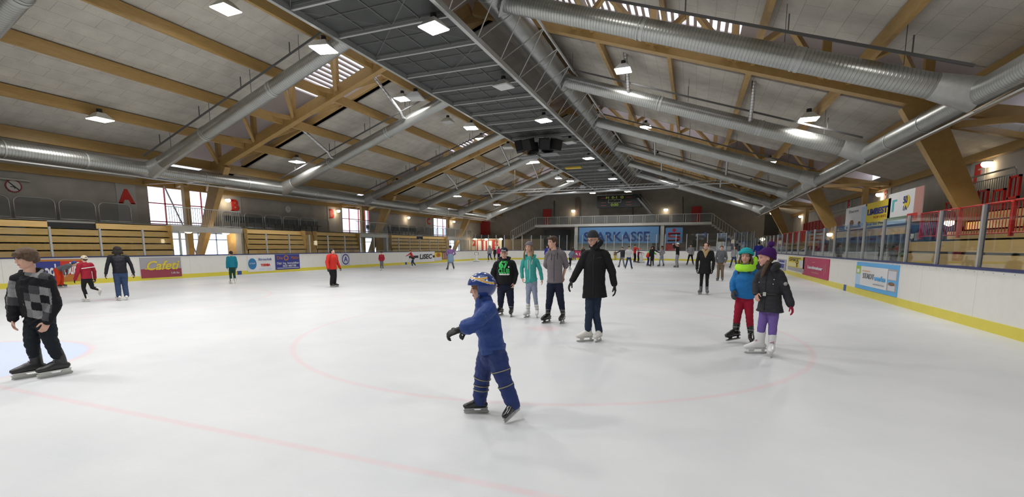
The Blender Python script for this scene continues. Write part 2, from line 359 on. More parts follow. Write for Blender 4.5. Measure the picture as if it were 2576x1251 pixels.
# ---------------------------------------------------------------- windows in the left wall (daylight)
for wi, (y0, y1) in enumerate(((18.6, 22.5), (35.2, 39.1), (51.6, 55.6))):
    w = empty('window_%d' % (wi + 1), (WL, (y0 + y1) / 2, 0)); w['kind'] = 'structure'
    L = (y1 - y0) / 2; W2 = (-L + .4, L + (2.7, 2.9, 2.9)[wi])
    fr = MB()
    for y in (-L, -L * .5, L * .18, L * .68, L): fr.box(-.1, -.02, y - .03, y + .03, 2.95, 5.45)
    for z in (3.0, 3.15, 4.25, 5.41): fr.box(-.1, -.02, -L, L, z - .03, z + .03)
    fr.build('window_frame', RED, w)
    fr = MB()
    for y in np.linspace(W2[0], W2[1], 6): fr.box(-.1, -.02, y - .03, y + .03, 0, 2.55)
    for z in (.05, 2.1, 2.51): fr.box(-.1, -.02, W2[0], W2[1], z - .03, z + .03)
    fr.build('door_frame', WHITE, w)
    g = MB(); g.box(-.07, -.06, -L, L, 2.95, 5.45); g.build('window_pane', WGLASS, w)
    g = MB(); g.box(-.07, -.06, W2[0], W2[1], 0, 2.55); g.build('door_pane', WGLASS, w)
    if wi == 0:
        b = MB(); b.tube([(.35, -1.2, 5.3), (.35, .55, .9)], .045, 8); b.tube([(.35, .1, 2.9), (.35, 1.3, 2.9)], .02, 6); b.build('brace_rod', mat('rod_lilac', (.45, .42, .44), .5), w)

# ================================================================ DASHER BOARDS
R = 8.5; ya, yb = -1.3, 58.7
def loop(off=0.0, n=14):
    x0, x1, y0, y1 = XL - off, XR + off, ya - off, yb + off; r = R + off; pts = []
    for cx, cy, a0 in ((x1 - r, y0 + r, -PI / 2), (x1 - r, y1 - r, 0), (x0 + r, y1 - r, PI / 2), (x0 + r, y0 + r, PI)):
        for k in range(n + 1):
            a = a0 + PI / 2 * k / n; pts.append((cx + r * math.cos(a), cy + r * math.sin(a)))
    return pts
def ring(mb, o0, o1, z0, z1):
    A, B = loop(o0), loop(o1); n = len(A)
    vs = [(*p, z0) for p in A] + [(*p, z1) for p in A] + [(*p, z0) for p in B] + [(*p, z1) for p in B]; fs = []
    for i in range(n):
        j = (i + 1) % n
        fs += [(i, j, n + j, n + i), (2 * n + i, 3 * n + i, 3 * n + j, 2 * n + j), (n + i, n + j, 3 * n + j, 3 * n + i), (i, 2 * n + i, 2 * n + j, j)]
    return mb.add(vs, fs)
bd = empty('rink_board', (XM, 28.7, 0), label='long white barrier running round the whole ice surface', cat='barrier')
def childbuild(mb, name, m, par, smooth=False):
    loc = par.location; o = mb.build(name, m, par, smooth); o.matrix_parent_inverse = Matrix.Translation(-Vector(loc)); return o
childbuild(ring(MB(), 0, .12, .0, 1.15), 'board_panel', BOARD, bd)
childbuild(ring(MB(), -.012, 0, .0, .21), 'kick_strip', YEL, bd)
childbuild(ring(MB(), -.02, .15, 1.15, 1.2), 'cap_rail', NAVY, bd)
bolt = MB()
for k in range(26):
    y = 8.6 + k * .32
    bolt.tube([(XR - .004, y, 1.11), (XR + .001, y, 1.11)], .009, 6)
childbuild(bolt, 'rivet', mat('rivet', (.2, .2, .2), .5), bd)
for nm, x, y in (('l', XL, onX(602, 685, XL).y), ('l', XL, onX(1021, 658, XL).y), ('r', XR, onX(2126, 727, XR).y)):
    s = 1 if nm == 'l' else -1
    mb = MB(); mb.box(min(x, x + s * .02), max(x, x + s * .02), y - .14, y + .14, .0, .22); o = childbuild(mb, 'kick_block', RAILB, bd)

# shield glass: every pane with its post
def shield(X0, Y0_, X1, Y1_, z1, proto={}):
    a = Vector((X0, Y0_, 1.2)); b = Vector((X1, Y1_, 1.2)); L = (b - a).length; key = (round(L, 2), z1)
    if key not in proto:
        root = empty('glass_shield', a)
        p = MB(); p.box(.03, L - .03, -.006, .006, 0, z1 - 1.2); p.build('pane', GLASS, root)
        q = MB(); q.box(-.035, .035, -.035, .035, 0, z1 - 1.2 + .02); q.build('post', STEELP, root)
        q = MB(); q.box(-.041, -.036, -.036, -.012, 0, z1 - 1.2 + .02); q.build('edge_strip', NAVY, root)
        proto[key] = root
    else: root = copy_tree(proto[key])
    root.location = a; root.rotation_euler = (0, 0, math.atan2(b.y - a.y, b.x - a.x)); return root
k = 0
for i in range(-1, 22):
    y = 11.2 + 1.75 * i
    if 16.4 < y < 19.5: continue
    s = shield(XL - .06, y + 1.75, XL - .06, y, 2.42)
    tag(s, 'clear glass shield pane above the left boards, in front of the stands', 'glass shield', 'glass shields along the left boards')
for i in range(-2, 22):
    y = 12.15 + 1.75 * i
    s = shield(XR + .06, y, XR + .06, y + 1.75, 2.42)
    tag(s, 'clear glass shield pane with grey post above the right boards', 'glass shield', 'glass shields along the right boards')
pts = [(XR - R + (R + .06) * math.cos(a), 50.2 + (R + .06) * math.sin(a)) for a in np.linspace(0, PI / 2, 12)]
pts += [(x, 58.76) for x in np.linspace(-4.2, -15.2, 12)]
pts += [(XL + R + (R + .06) * math.cos(a), 50.2 + (R + .06) * math.sin(a)) for a in np.linspace(PI / 2, PI, 12)]
for i in range(len(pts) - 1):
    s = shield(pts[i][0], pts[i][1], pts[i + 1][0], pts[i + 1][1], 3.1)
    tag(s, 'tall glass shield pane behind the far end of the ice', 'glass shield', 'tall glass shields round the far end')

# ================================================================ LEFT STANDS
def bleacher(name, y0, y1, rows, x0, dx, z0, dz, side, label, group=None, top_break=None, plank=PLY):
    root = empty(name, (x0, (y0 + y1) / 2, 0), label=label, cat='stand', group=group)
    h = (y1 - y0) / 2
    for i in range(rows):
        X = side * dx * i; z = z0 + dz * i
        segs = [(-h, h)] if not (top_break and i == rows - 1) else [(-h, top_break[0] - (y0 + y1) / 2), (top_break[1] - (y0 + y1) / 2, h)]
        for a, b in segs:
            r = MB(); r.box(min(X, X + side * .04), max(X, X + side * .04), a, b, z - dz + .022, z)
            r.box(min(X, X + side * dx), max(X, X + side * dx), a, b, z - .04, z)
            r.build('bench_row', PLYL if i == rows - 1 else plank, root)
    for e in (-h, h - .04):
        ep = MB(); X2 = side * (dx * rows + 1.3); ep.box(min(0, X2), max(0, X2), e, e + .04, 0, z0 + dz * (rows - 1)) if dx < .2 else None
        if ep.v: ep.build('end_panel', plank, root)
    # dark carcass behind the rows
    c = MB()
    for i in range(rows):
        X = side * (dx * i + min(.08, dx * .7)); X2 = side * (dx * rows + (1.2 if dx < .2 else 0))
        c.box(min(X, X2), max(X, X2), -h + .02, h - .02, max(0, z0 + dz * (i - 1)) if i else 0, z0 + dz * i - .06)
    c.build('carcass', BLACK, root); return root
LS = dict(rows=5, x0=-26.0, dx=.10, z0=1.46, dz=.325, side=-1)
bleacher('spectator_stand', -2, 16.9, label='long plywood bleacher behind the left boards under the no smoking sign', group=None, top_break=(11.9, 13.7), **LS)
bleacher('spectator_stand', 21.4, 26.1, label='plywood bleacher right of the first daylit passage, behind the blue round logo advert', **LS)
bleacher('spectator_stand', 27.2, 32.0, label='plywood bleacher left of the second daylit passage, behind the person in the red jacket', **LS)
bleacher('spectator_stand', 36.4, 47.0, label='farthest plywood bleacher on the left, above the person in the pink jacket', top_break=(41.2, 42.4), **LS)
for y0, y1 in ((26.1, 27.2),):
    mb = MB(); mb.box(-27.4, -26.5, y0, y1, 0, 2.5); tag(mb.build('stand_steps', PLY), 'narrow recessed plywood aisle between two left bleachers', 'steps')
# upper walkway slab + passage frames
mb = MB(); mb.box(-30.45, -28.25, Y0 + .1, 52, 2.62, 2.86); tag(mb.build('upper_walkway', CONCL), 'raised concrete walkway slab behind the left bleachers', 'walkway')
for (y0, y1, lab) in ((16.95, 21.35, 'concrete passage portal nearest the camera, under the letter A window'), (32.05, 36.35, 'concrete passage portal in the middle of the left side'), (47.05, 51.5, 'farthest concrete passage portal on the left side')):
    root = empty('passage_portal', (-26.4, (y0 + y1) / 2, 0), label=lab, cat='portal'); h = (y1 - y0) / 2
    l = MB(); l.box(-.4, .1, -h, h, 2.44, 2.74); l.build('lintel', CONCL, root)
    for s in (-1, 1):
        l = MB(); l.box(-.4, .1, s * h - .14 * (s > 0), s * h + .14 * (s < 0), 0, 2.44); l.build('jamb', CONCL, root)
    # railing above
    rl = MB()
    for y in np.arange(-h, h, .13): rl.box(-.01, .01, y - .008, y + .008, 2.78, 3.75)
    rl.box(-.02, .02, -h, h, 3.75, 3.79); rl.box(-.02, .02, -h, h, 2.8, 2.83); rl.build('portal_railing', GALV, root)
# guard panels on the walkway edge
def guard_panel(L=1.45, H=.98):
    root = empty('guard_panel'); r = .25; out = []
    for k in range(7): a = PI - PI / 2 * k / 6; out.append((0, -L / 2 + r + r * math.cos(a), H - r + r * math.sin(a)))
    for k in range(7): a = PI / 2 - PI / 2 * k / 6; out.append((0, L / 2 - r + r * math.cos(a), H - r + r * math.sin(a)))
    pts = [(0, -L / 2, 0)] + out + [(0, L / 2, 0)]
    MB().tube(pts, .022, 6).tube([(0, -L / 2, .06), (0, L / 2, .06)], .015, 6).build('frame', GALV, root, True)
    m = MB(); m.add([(0, y, z) for _, y, z in pts], [tuple(range(len(pts)))]); m.build('mesh_infill', MESHP, root); return root
gp = None
for y in list(np.arange(7.6, 17.0, 1.6)) + list(np.arange(22.3, 31.9, 1.6)) + list(np.arange(37.0, 47.0, 1.6)) + list(np.arange(47.6, 57.5, 1.6)):
    if gp is None: gp = o = guard_panel()
    else: o = copy_tree(gp)
    o.location = (-28.3, y, 2.88)
    tag(o, 'mesh guard panel in a rounded grey tube frame on the left walkway edge', 'guard panel', 'guard panels along the left walkway')
# dark folding seats on the walkway
for y0, y1, lab in ((22.6, 31.5, 'row of dark seats behind the guard panels below the clock'), (37.2, 46.5, 'row of dark seats behind the guard panels near letter C')):
    n = int((y1 - y0) / .6); root = empty('seat_row', (-29.2, (y0 + y1) / 2, 2.86), label=lab, cat='seats')
    for k in range(n):
        y = y0 + .6 * k - (y0 + y1) / 2
        s = MB(); s.box(-.22, .22, y, y + .5, .42, .47); s.box(-.24, -.2, y, y + .5, .5, .85); s.box(-.02, .02, y + .2, y + .3, 0, .42); s.build('seat', SEAT, root)

# eaves beams along both walls, letters, wall fittings
WPANEL = mat('letter_panel', (.42, .42, .41), .8)
def wall_sign(side, letter, px0, px1, pymid, size, label, rot=False):
    X = WL + .02 if side < 0 else WR - .02
    a = onX(px0, pymid, X); b = onX(px1, pymid, X); c = (a + b) / 2; w = abs(b.y - a.y)
    root = empty('letter_sign', (X, c.y, c.z), label=label, cat='sign')
    p = MB(); p.box(-.01, .01, -w / 2, w / 2, -1.5, 5.2 - c.z) if side < 0 else p.box(-.01, .01, -w / 2, w / 2, -.9, .9)
    p.build('backing_panel', WPANEL, root)
    ux = (0, 1, 0) if side < 0 else (0, -1, 0)
    t = text('letter', letter, size, mat('sign_red', (.55, .03, .02), .6), root, (.02 * (1 if side < 0 else -1), 0, 0), ux, (0, 0, 1), offset=.055, depth=.01)
    me = MB()
    for sx in ((-1, 1) if letter == 'A' else ()): me.box(.015, .03, sx * size * .3 - .12, sx * size * .3 + .12, -size * .37, -size * .31)
    for z in ((-1, 1) if letter == 'B' else ()): me.box(.015, .03, -size * .36, -size * .1, z * size * .335 - .03, z * size * .335 + .03)
    if me.v: me.build('serif', MATS['sign_red'], root)
wall_sign(-1, 'A', 293, 342, 496, 1.02, 'red stencil letter A on a pale panel left of the first window')
wall_sign(-1, 'B', 575, 606, 518, 1.02, 'red stencil letter B on a pale panel right of the first window')
wall_sign(-1, 'B', 824, 844, 539, 1.02, 'red stencil letter B on a pale panel left of the second window')
wall_sign(-1, 'C', 1071, 1085, 558, 1.02, 'red stencil letter C on a pale panel left of the third window')
wall_sign(1, 'F', 2442, 2478, 440, 1.0, 'red letter F on the right wall beside the lit exit lamp')
wall_sign(1, 'E', 2216, 2240, 498, 1.0, 'red letter E on the right wall above the yellow banner')
wall_sign(1, 'E', 2128, 2142, 518, 1.0, 'red letter E on the right wall left of the white picture banner')
# no smoking sign
c = onX(34, 468, WL + .03); root = empty('no_smoking_sign', c, label='round no smoking sign with a red ring on the concrete wall', cat='sign')
rg = MB(); n = 32; vs = []; fs = []
for k in range(n):
    a = 2 * PI * k / n
    for r_, x in ((.30, .0), (.30, .02), (.255, .02), (.255, .0)): vs.append((x, r_ * math.cos(a), r_ * math.sin(a)))
for k in range(n):
    j = (k + 1) % n
    for q in range(4): fs.append((k * 4 + q, j * 4 + q, j * 4 + (q + 1) % 4, k * 4 + (q + 1) % 4))
rg.add(vs, fs); rg.build('ring', mat('sign_ring', (.28, .02, .03), .5), root)
d = MB(); d.tube([(.005, 0, 0), (.012, 0, 0)], .26, 32); d.build('disc', mat('sign_disc', (.52, .51, .48), .6), root)
d = MB(); d.bar((.018, -.18, .18), (.018, .18, -.18), .045, .01, (1, 0, 0)); d.build('slash', BLACK, root)
d = MB(); d.bar((.016, -.12, -.04), (.016, .06, -.04), .035, .01, (1, 0, 0)); d.bar((.016, .02, -.04), (.016, .03, -.13), .03, .01, (1, 0, 0)); d.build('cigarette', BLACK, root)
# linear lamp above the sign, clock
c = onX(34, 452, WL + .1); mb = MB(); mb.box(-.06, .06, -.6, .6, -.04, .04); o = bevel(mb.build('strip_lamp', mat('strip_off', (.42, .40, .36), .5))); o.location = c; tag(o, 'unlit strip lamp above the no smoking sign', 'lamp')
c = onX(724, 527, WL + .05); root = empty('wall_clock', c, label='round white wall clock on the left concrete wall', cat='clock')
d = MB(); d.tube([(-.03, 0, 0), (.02, 0, 0)], .26, 28); d.build('dial', mat('dial', (.6, .6, .58), .5), root)
d = MB(); d.bar((.025, 0, 0), (.025, .03, .18), .02, .008, (1, 0, 0)); d.bar((.025, 0, 0), (.025, .11, -.03), .02, .008, (1, 0, 0)); d.build('hands', BLACK, root)
for s, X in ((-1, WL + .12), (1, WR - .12)):
    mb = MB(); mb.box(-.1, .1, Y0 + .1, Y1 - .1, 5.18, 5.62); o = mb.build('eaves_beam', WOOD); o.location.x = X
    tag(o, 'long glulam eaves beam on top of the %s wall' % ('left' if s < 0 else 'right'), 'beam')
    mb = MB(); mb.box(-.1, .1, Y0 + .1, Y1 - .1, 0, .5); o = mb.build('eaves_beam', WOOD); X2 = -27.0 if s < 0 else 7.6
    o.location = (X2, 0, roofz(X2, 1.0)); tag(o, 'glulam beam running beside the %s eaves duct' % ('left' if s < 0 else 'right'), 'beam')
# ================================================================ PURLINS
pur = None
PX = [-24.1, -21.1, -18.1, -15.15, -12.2]
segs = [Y0 + .1] + [v for t in TR for v in (t - .2, t + .2)] + [Y1 - .1]
for s in (-1, 1):
    for j, x in enumerate(PX):
        X = x if s < 0 else 2 * XM - x
        for i in range(0, len(segs), 2):
            L = segs[i + 1] - segs[i]
            mb = MB(); mb.box(-.07, .07, 0, L, 0.02, .46)
            o = mb.build('roof_purlin', WOOD); o.location = (X, segs[i], roofz(X, 1.0))
            order = ('lowest', 'second lowest', 'middle', 'second highest', 'highest')[j]
            bay = ('nearest bay', 'bay before the first trusses', 'bay behind the first trusses', 'bay behind the second trusses', 'farthest bay')[i // 2]
            tag(o, 'glulam roof purlin, %s of five on the %s slope, %s' % (order, 'left' if s < 0 else 'right', bay), 'purlin', 'glulam purlins under the pale roof panels')
    X = XM + s * .9
# ================================================================ TRUSSES
def chordz(X): return 6.42 + .342 * (min(X, 2 * XM - X) + 26.5)
for ti, t in enumerate(TR):
    if ti == 0: continue
    which = ('nearest, beside the camera', 'first in view', 'second in view', 'third in view, farthest')[ti]
    for s in (-1, 1):
        side = 'left' if s < 0 else 'right'
        fx = (lambda X: X) if s < 0 else (lambda X: 2 * XM - X)
        root = empty('timber_truss', (fx(-26.5), t, 6.2), label='glulam roof truss on the %s slope, %s' % (side, which), cat='truss')
        def part(mb, nm, m=WOODX): return childbuild(mb, nm, m, root)
        part(MB().bar((fx(-27.1), t, chordz(-27.1)), (fx(XM - .1), t, chordz(XM - .1)), .34, .5), 'bottom_chord')
        for sy in (-1, 1):
            yy = t + sy * 2.1
            part(MB().bar((fx(-27.1), yy, roofz(-27.1, 1.78)), (fx(XM - .1), yy, roofz(XM - .1, 1.78)), .16, .3), 'top_chord')
        nodes = [-26.4 + 2.96 * k for k in range(6)]
        for k, nx in enumerate(nodes):
            part(MB().bar((fx(nx), t, chordz(nx)), (fx(nx), t, roofz(nx, 2.8)), .2, .26, (1, 0, 0)), 'web_post')
            for sy in (-1, 1):
                for dx in (-1.48, 1.48):
                    if nx + dx > XM or nx + dx < -27.2: continue
                    part(MB().bar((fx(nx), t, chordz(nx)), (fx(nx + dx), t + sy * 2.05, roofz(nx + dx, 1.8)), .15, .2), 'web_diagonal')
        # strut to the wall
        part(MB().bar((fx(-27.1), t, 6.15), (fx(WL + .1), t, 5.45), .28, .42), 'wall_strut')
        for sy in (-1, 1):
            part(MB().bar((fx(-27.2), t, 5.6), (fx(WL + .3), t + sy * 1.9, 5.35), .16, .2), 'side_brace')
        col = empty('raking_column', (fx(-29.0), t, 0), label='tapered glulam column leaning inwards under the %s truss, %s' % (side, which), cat='column')
        childbuild(MB().bar((fx(-29.25), t, 0), (fx(-26.15), t, 6.45), .30, .26, (0, 0, 1), .36, .96), 'shaft', WOODX, col)
        childbuild(MB().bar((fx(-29.25), t, 0), (fx(-29.1), t, .3), .5, .5, (0, 0, 1)), 'steel_shoe', GALV, col)
        post = MB().box(-.14, .14, -.17, .17, 0, 5.4).build('wall_post', WOODX); post.location = (fx(-29.55), t, 0)
        tag(post, 'upright glulam post near the %s wall behind the leaning column, %s' % (side, which), 'post')
# ================================================================ DUCTS
GX_L, GX_R, GZ = -26.1, 6.7, 5.52
RIB = [-.3, 7.9, 16.2, 24.5, 32.9, 41.3, 49.7, 58.0]
for s, X in ((-1, GX_L), (1, GX_R)):
    side = 'left' if s < 0 else 'right'
    root = empty('eaves_duct', (X, Y0 + .3, GZ), label='round galvanised main duct along the %s eaves' % side, cat='duct')
    edges = [Y0 + .3] + RIB + ([60.5] if s < 0 else [60.5])
    for i in range(len(edges) - 1):
        a, b = edges[i], edges[i + 1]; r = .345 if s < 0 else .33
        o = cylinder_between('duct_section', (0, a - Y0 - .3, 0), (0, b - Y0 - .3, 0), r, DUCT, root)
        for q in (.33, .66):
            yy = a + (b - a) * q - Y0 - .3; cylinder_between('joint_collar', (0, yy - .03, 0), (0, yy + .03, 0), r + .012, GALV, root)
    mb = MB(); mb.bar((0, 0, -.43), (0, 60.5 - Y0, -.43), .12, .05); mb.build('cable_tray', GALV, root)
    ends = ('beside the camera', 'nearest, upper corner', 'second from the camera', 'third from the camera', 'fourth from the camera', 'fifth from the camera', 'sixth from the camera', 'farthest')
    for i, y in enumerate(RIB[:7] + [57.6]):
        if i == 0: continue
        d = empty('branch_duct', (X, y, GZ), label='round branch duct climbing the %s roof slope, %s' % (side, ends[i]), cat='duct')
        x1 = -12.35 if s < 0 else -7.0; dx = (x1 - X); top = Vector((dx, 0, abs(dx) * .345))
        r = .32
        a = Vector((-s * .35, 0, .12)); cylinder_between('duct_section', a, top, r, DUCT, d)
        u = top.normalized()
        for q in (.30, .62):
            p = top * q; cylinder_between('joint_collar', p - u * .05, p + u * .05, r + .018, GALV, d)
            cylinder_between('joint_collar', p + u * .12, p + u * .17, r + .018, GALV, d)
        # saddle fitting where it meets the main duct
        cylinder_between('saddle_cone', Vector((0, 0, 0)), top.normalized() * 1.0, .44, GALV, d, r2=.335)
        # rail hung above the duct, with droppers from the purlins
        rl = MB(); n_ = Vector((-u.z * 1, 0, abs(u.x))) if s > 0 else Vector((-u.z, 0, u.x))
        o1 = Vector((0, -.50, .48)); rl.bar(a + o1, top + o1, .05, .07)
        for q in (.12, .33, .53, .74, .94):
            p = top * q; rl.bar(p + Vector((0, -.50, .48)), p + Vector((0, -.50, .95)), .03, .03)
            rl.bar(p + Vector((0, 0, .4)), p + Vector((0, 0, 1.5)), .015, .015)
        rl.build('hanger_rail', mat('rail_dark', (.10, .10, .10), .6), d)
# collecting duct above the middle deck
cd = empty('collecting_duct', (-6.9, Y0 + .5, 10.35), label='wide round collecting duct beside the grey ceiling deck', cat='duct')
for i in range(12):
    a = i * 6.0; b = min(a + 6.0, 66.0)
    cylinder_between('duct_section', (0, a, 0), (0, b, 0), .52, DUCT, cd)
    cylinder_between('joint_collar', (0, b - .05, 0), (0, b, 0), .53, GALV, cd)
for y in RIB[1:7]:
    mb = MB(); yy = y - Y0 - .5
    mb.add([(.45, yy - .5, -.45), (.45, yy + .5, -.45), (.75, yy, -.15), (.1, yy, -.72), (.3, yy - .2, .2)], [(0, 1, 2), (0, 1, 3), (0, 2, 4), (1, 2, 4), (0, 3, 4), (1, 3, 4)]); mb.build('gusset', GALV, cd)
# small extract pipes dropping from the roof to the branch ducts
for s in (-1, 1):
    for i, y in enumerate(RIB[3:7:1]):
        if i in (1,): continue
        for j, dx in enumerate((4.6, 10.0)):
            X = (GX_L + dx) if s < 0 else (GX_R - dx)
            zr_ = roofz(X) + .1
            pp = [(X - s * .25, y - 3.4, zr_ + 1.35), (X, y - .75, zr_ + .35), (X, y - .55, zr_ + .1), (X, y, zr_)] if s < 0 else [(X - .1, y - 2.1, zr_ + 2.1), (X, y - .9, zr_ + .75), (X, y - .4, zr_ + .15), (X, y, zr_)]
            mb = MB(); mb.tube(pp, .085, 14); o = mb.build('extract_pipe', DUCTS, None, True)
            tag(o, 'small bent galvanised pipe joining the %s branch duct %s from the camera, %s' % ('left' if s < 0 else 'right', ('third', '', 'fifth', 'sixth')[i], 'lower' if j == 0 else 'upper'), 'pipe', 'small extract pipes between roof and branch ducts')

# ================================================================ GREY CEILING DECK in the middle
DX0, DX1, DZ = -11.95, -7.5, 8.8
root = empty('ceiling_deck', (XM, 0, DZ), label='flat dark grey steel ceiling deck hanging under the ridge', cat='ceiling deck')
mb = MB(); w = (DX1 - DX0) / 2
mb.box(-w, w, Y0 + .2, 62, .16, .2); mb.build('deck_panel', DGREY, root)
j = MB()
for y in np.arange(-8, 62, 1.04): j.box(-w, w, y - .008, y + .008, .135, .16)
for x in (-1.1, 0.0, 1.1): j.box(x - .012, x + .012, Y0 + .2, 62, .13, .16)
j.build('panel_joint', mat('deck_joint', (.16, .165, .16), .5, .3), root)
for k in range(-13, 21):
    y = 20.2 + 2.08 * k
    if y > 61: break
    b = MB(); b.box(-w, w, y - .045, y + .045, .02, .06); b.box(-w, w, y - .012, y + .012, .06, .16); b.box(-w, w, y - .03, y + .03, .1, .16); b.build('cross_bar', TBAR, root)
for s in (-1, 1):
    e = MB(); e.box(s * w - .07, s * w + .07, Y0 + .2, 62, -.03, .16); e.build('edge_angle', GALV, root)
x = MB()
for k in range(-2, 14):
    y = 3.56 + 4.16 * k
    x.bar((-w, y, .04), (w, y + 4.16, .10), .012, .012); x.bar((w, y, .04), (-w, y + 4.16, .10), .012, .012)
x.build('wind_bracing', mat('rod', (.22, .22, .22), .5, .5), root)
# lattice girder on the right edge of the deck
lg = empty('lattice_girder', (DX1, 0, DZ), label='grey steel lattice girder above the right edge of the ceiling deck', cat='girder')
MB().bar((1.5, Y0 + 1, 1.5), (1.5, 62, 1.5), .06, .10).build('top_chord', GALV, lg)
MB().bar((.55, Y0 + 1, 1.35), (.55, 62, 1.35), .05, .05).bar((.75, Y0 + 1, 1.45), (.75, 62, 1.45), .05, .05).build('hand_rail', GALV, lg)
y = Y0 + 2
while y < 61:
    l = MB(); l.tube([(0, y, .05), (1.5, y + 1.05, 1.5)], .022, 6); l.build('lattice_rod', GALV, lg)
    l = MB(); l.tube([(1.5, y + 1.05, 1.5), (0, y + 2.08, .05)], .022, 6); l.build('lattice_rod', GALV, lg)
    y += 2.08
# loudspeaker cluster under the deck
sp = empty('loudspeaker_cluster', (-9.9, 30.3, 8.25), label='cluster of black loudspeakers hanging under the grey deck', cat='loudspeaker')
for k, (ang, x, y, tilt) in enumerate(((-1.25, -1.25, -.15, .25), (-.35, -.45, -.55, .35), (.5, .55, -.35, .3), (1.2, 1.2, .1, .2), (2.6, .5, .7, .3), (-2.5, -.6, .7, .3))):
    m = MB(); m.box(-.33, .33, -.25, .25, -.34, .34); m.box(-.29, .29, -.26, -.25, -.3, .3)
    o = bevel(m.build('speaker_box', BLACK, sp), .02); o.location = (x, y, 0); o.rotation_euler = (tilt, 0, ang)
m = MB()
for x, y in ((-1.3, .3), (-.4, 0), (.5, 0), (1.2, .3)): m.tube([(x, y, .3), (x * .8, y + .2, .62)], .02, 6)
m.bar((-1.5, .3, .5), (1.5, .3, .5), .07, .05); m.build('hanging_frame', GALV, sp)
m = MB(); m.box(-1.5, -.2, .1, 1.0, -.62, -.58); m.box(.0, 1.2, .2, 1.3, -.5, -.46); m.build('under_plate', mat('plate_grey', (.18, .18, .19), .5), sp)
# aluminium lighting truss across the hall
lt = empty('lighting_truss', (-8.9, 44.4, 7.0), label='long thin aluminium lighting truss hung across the hall', cat='truss')
for dy, dz in ((-.14, 0), (.14, 0), (0, .25)):
    MB().tube([(-11.6, dy, dz), (11.7, dy, dz)], .03, 6).build('truss_tube', STEELP, lt)
z = MB(); k = 0
for x in np.arange(-11.5, 11.5, .36):
    z.tube([(x, -.14 if k % 2 else .14, 0), (x + .36, 0, .25)], .013, 5); z.tube([(x, .14, 0), (x + .36, -.14, 0)], .013, 5); k += 1
z.build('lacing', STEELP, lt)
z = MB()
for x in (-8, 0, 8): z.tube([(x, 0, .25), (x, 0, (roofz(-8.9 + x) + .6) - 7.0)], .012, 5)
z.build('hanging_wire', GALV, lt)
mb = MB(); mb.tube([(-17.0, 48, 7.1), (-12.0, 48, 7.15), (-8.0, 48, 7.2), (-4.5, 48, 7.25), (-1.6, 48, 7.3), (-1.6, 48, 8.0)], .08, 10); tag(mb.build('transverse_pipe', STEELP, None, True), 'thin bright pipe hung crosswise just behind the lighting truss', 'pipe')
mb = MB(); mb.box(-.7, .7, -.3, .3, -.06, .06); o = mb.build('warning_board', mat('sign_yellow', (.62, .45, .04), .6)); o.location = (-10.0, 40.5, 8.4); tag(o, 'yellow board hanging flat under the grey deck', 'board')

# ================================================================ HIGH-BAY LAMPS
LENS = mat('lamp_lens', (.9, .9, .9), .4, emit=(1, .97, .92), estr=26)
LENS0 = mat('lamp_lens_off', (.55, .56, .55), .3)
HOUSE = mat('lamp_housing', (.72, .72, .68), .5)
LIGHTDATA = {}
def high_bay(x, y, z, lit=True, rz=0.0, label='', group=None, power=330, tilt=0.0):
    root = empty('floodlight', (x, y, z), rz, label=label, cat='lamp', group=group); root.rotation_euler = (tilt, 0, rz)
    h = MB(); b, t = .36, .15
    h.add([(-b, -b, 0), (b, -b, 0), (b, b, 0), (-b, b, 0), (-t, -t, .26), (t, -t, .26), (t, t, .26), (-t, t, .26)], [(0, 3, 2, 1), (4, 5, 6, 7), (0, 1, 5, 4), (1, 2, 6, 5), (2, 3, 7, 6), (3, 0, 4, 7)])
    h.build('reflector', HOUSE, root)
    h = MB(); h.tube([(0, 0, .24), (0, 0, .42)], .10, 14); h.build('ballast', BLACK, root)
    h = MB(); h.box(-.34, .34, -.34, .34, -.03, .0); h.build('lens', LENS if lit else LENS0, root)
    if lit:
        if power not in LIGHTDATA:
            l = bpy.data.lights.new('floodlight_beam', 'AREA'); l.shape = 'SQUARE'; l.size = .62; l.energy = power; l.color = (1.0, .985, .955); l.spread = math.radians(165); LIGHTDATA[power] = l
        lo = bpy.data.objects.new('floodlight_beam', LIGHTDATA[power]); C.objects.link(lo); lo.parent = root; lo.location = (0, 0, -.045)
    return root
deckG = 'floodlights along the edges of the grey deck'; purG = 'floodlights under the roof purlins'
ys = [-3.5, 2.2, 8.0, 13.7, 19.5, 25.3, 31.1, 37.0, 42.8, 48.7, 54.5, 60.4]
far = {13.7: 'nearest in view', 19.5: 'second in view', 25.3: 'third in view', 31.1: 'fourth in view', 37.0: 'fifth in view', 42.8: 'sixth in view', 48.7: 'seventh in view', 54.5: 'eighth in view', 60.4: 'farthest'}
for y in ys:
    litL = y not in (19.5, 31.1, 42.8, 54.5); litR = y not in (19.5, 31.1, 42.8, 54.5)
    high_bay(-12.35, y, 8.45, litL, .2, '%s square floodlight on the left edge of the grey deck, %s' % ('lit' if litL else 'unlit', far.get(y, 'behind the camera')), deckG)
    high_bay(-7.95, y, 8.45, litR, -.2, '%s square floodlight on the right edge of the grey deck, %s' % ('lit' if litR else 'unlit', far.get(y, 'behind the camera')), deckG)
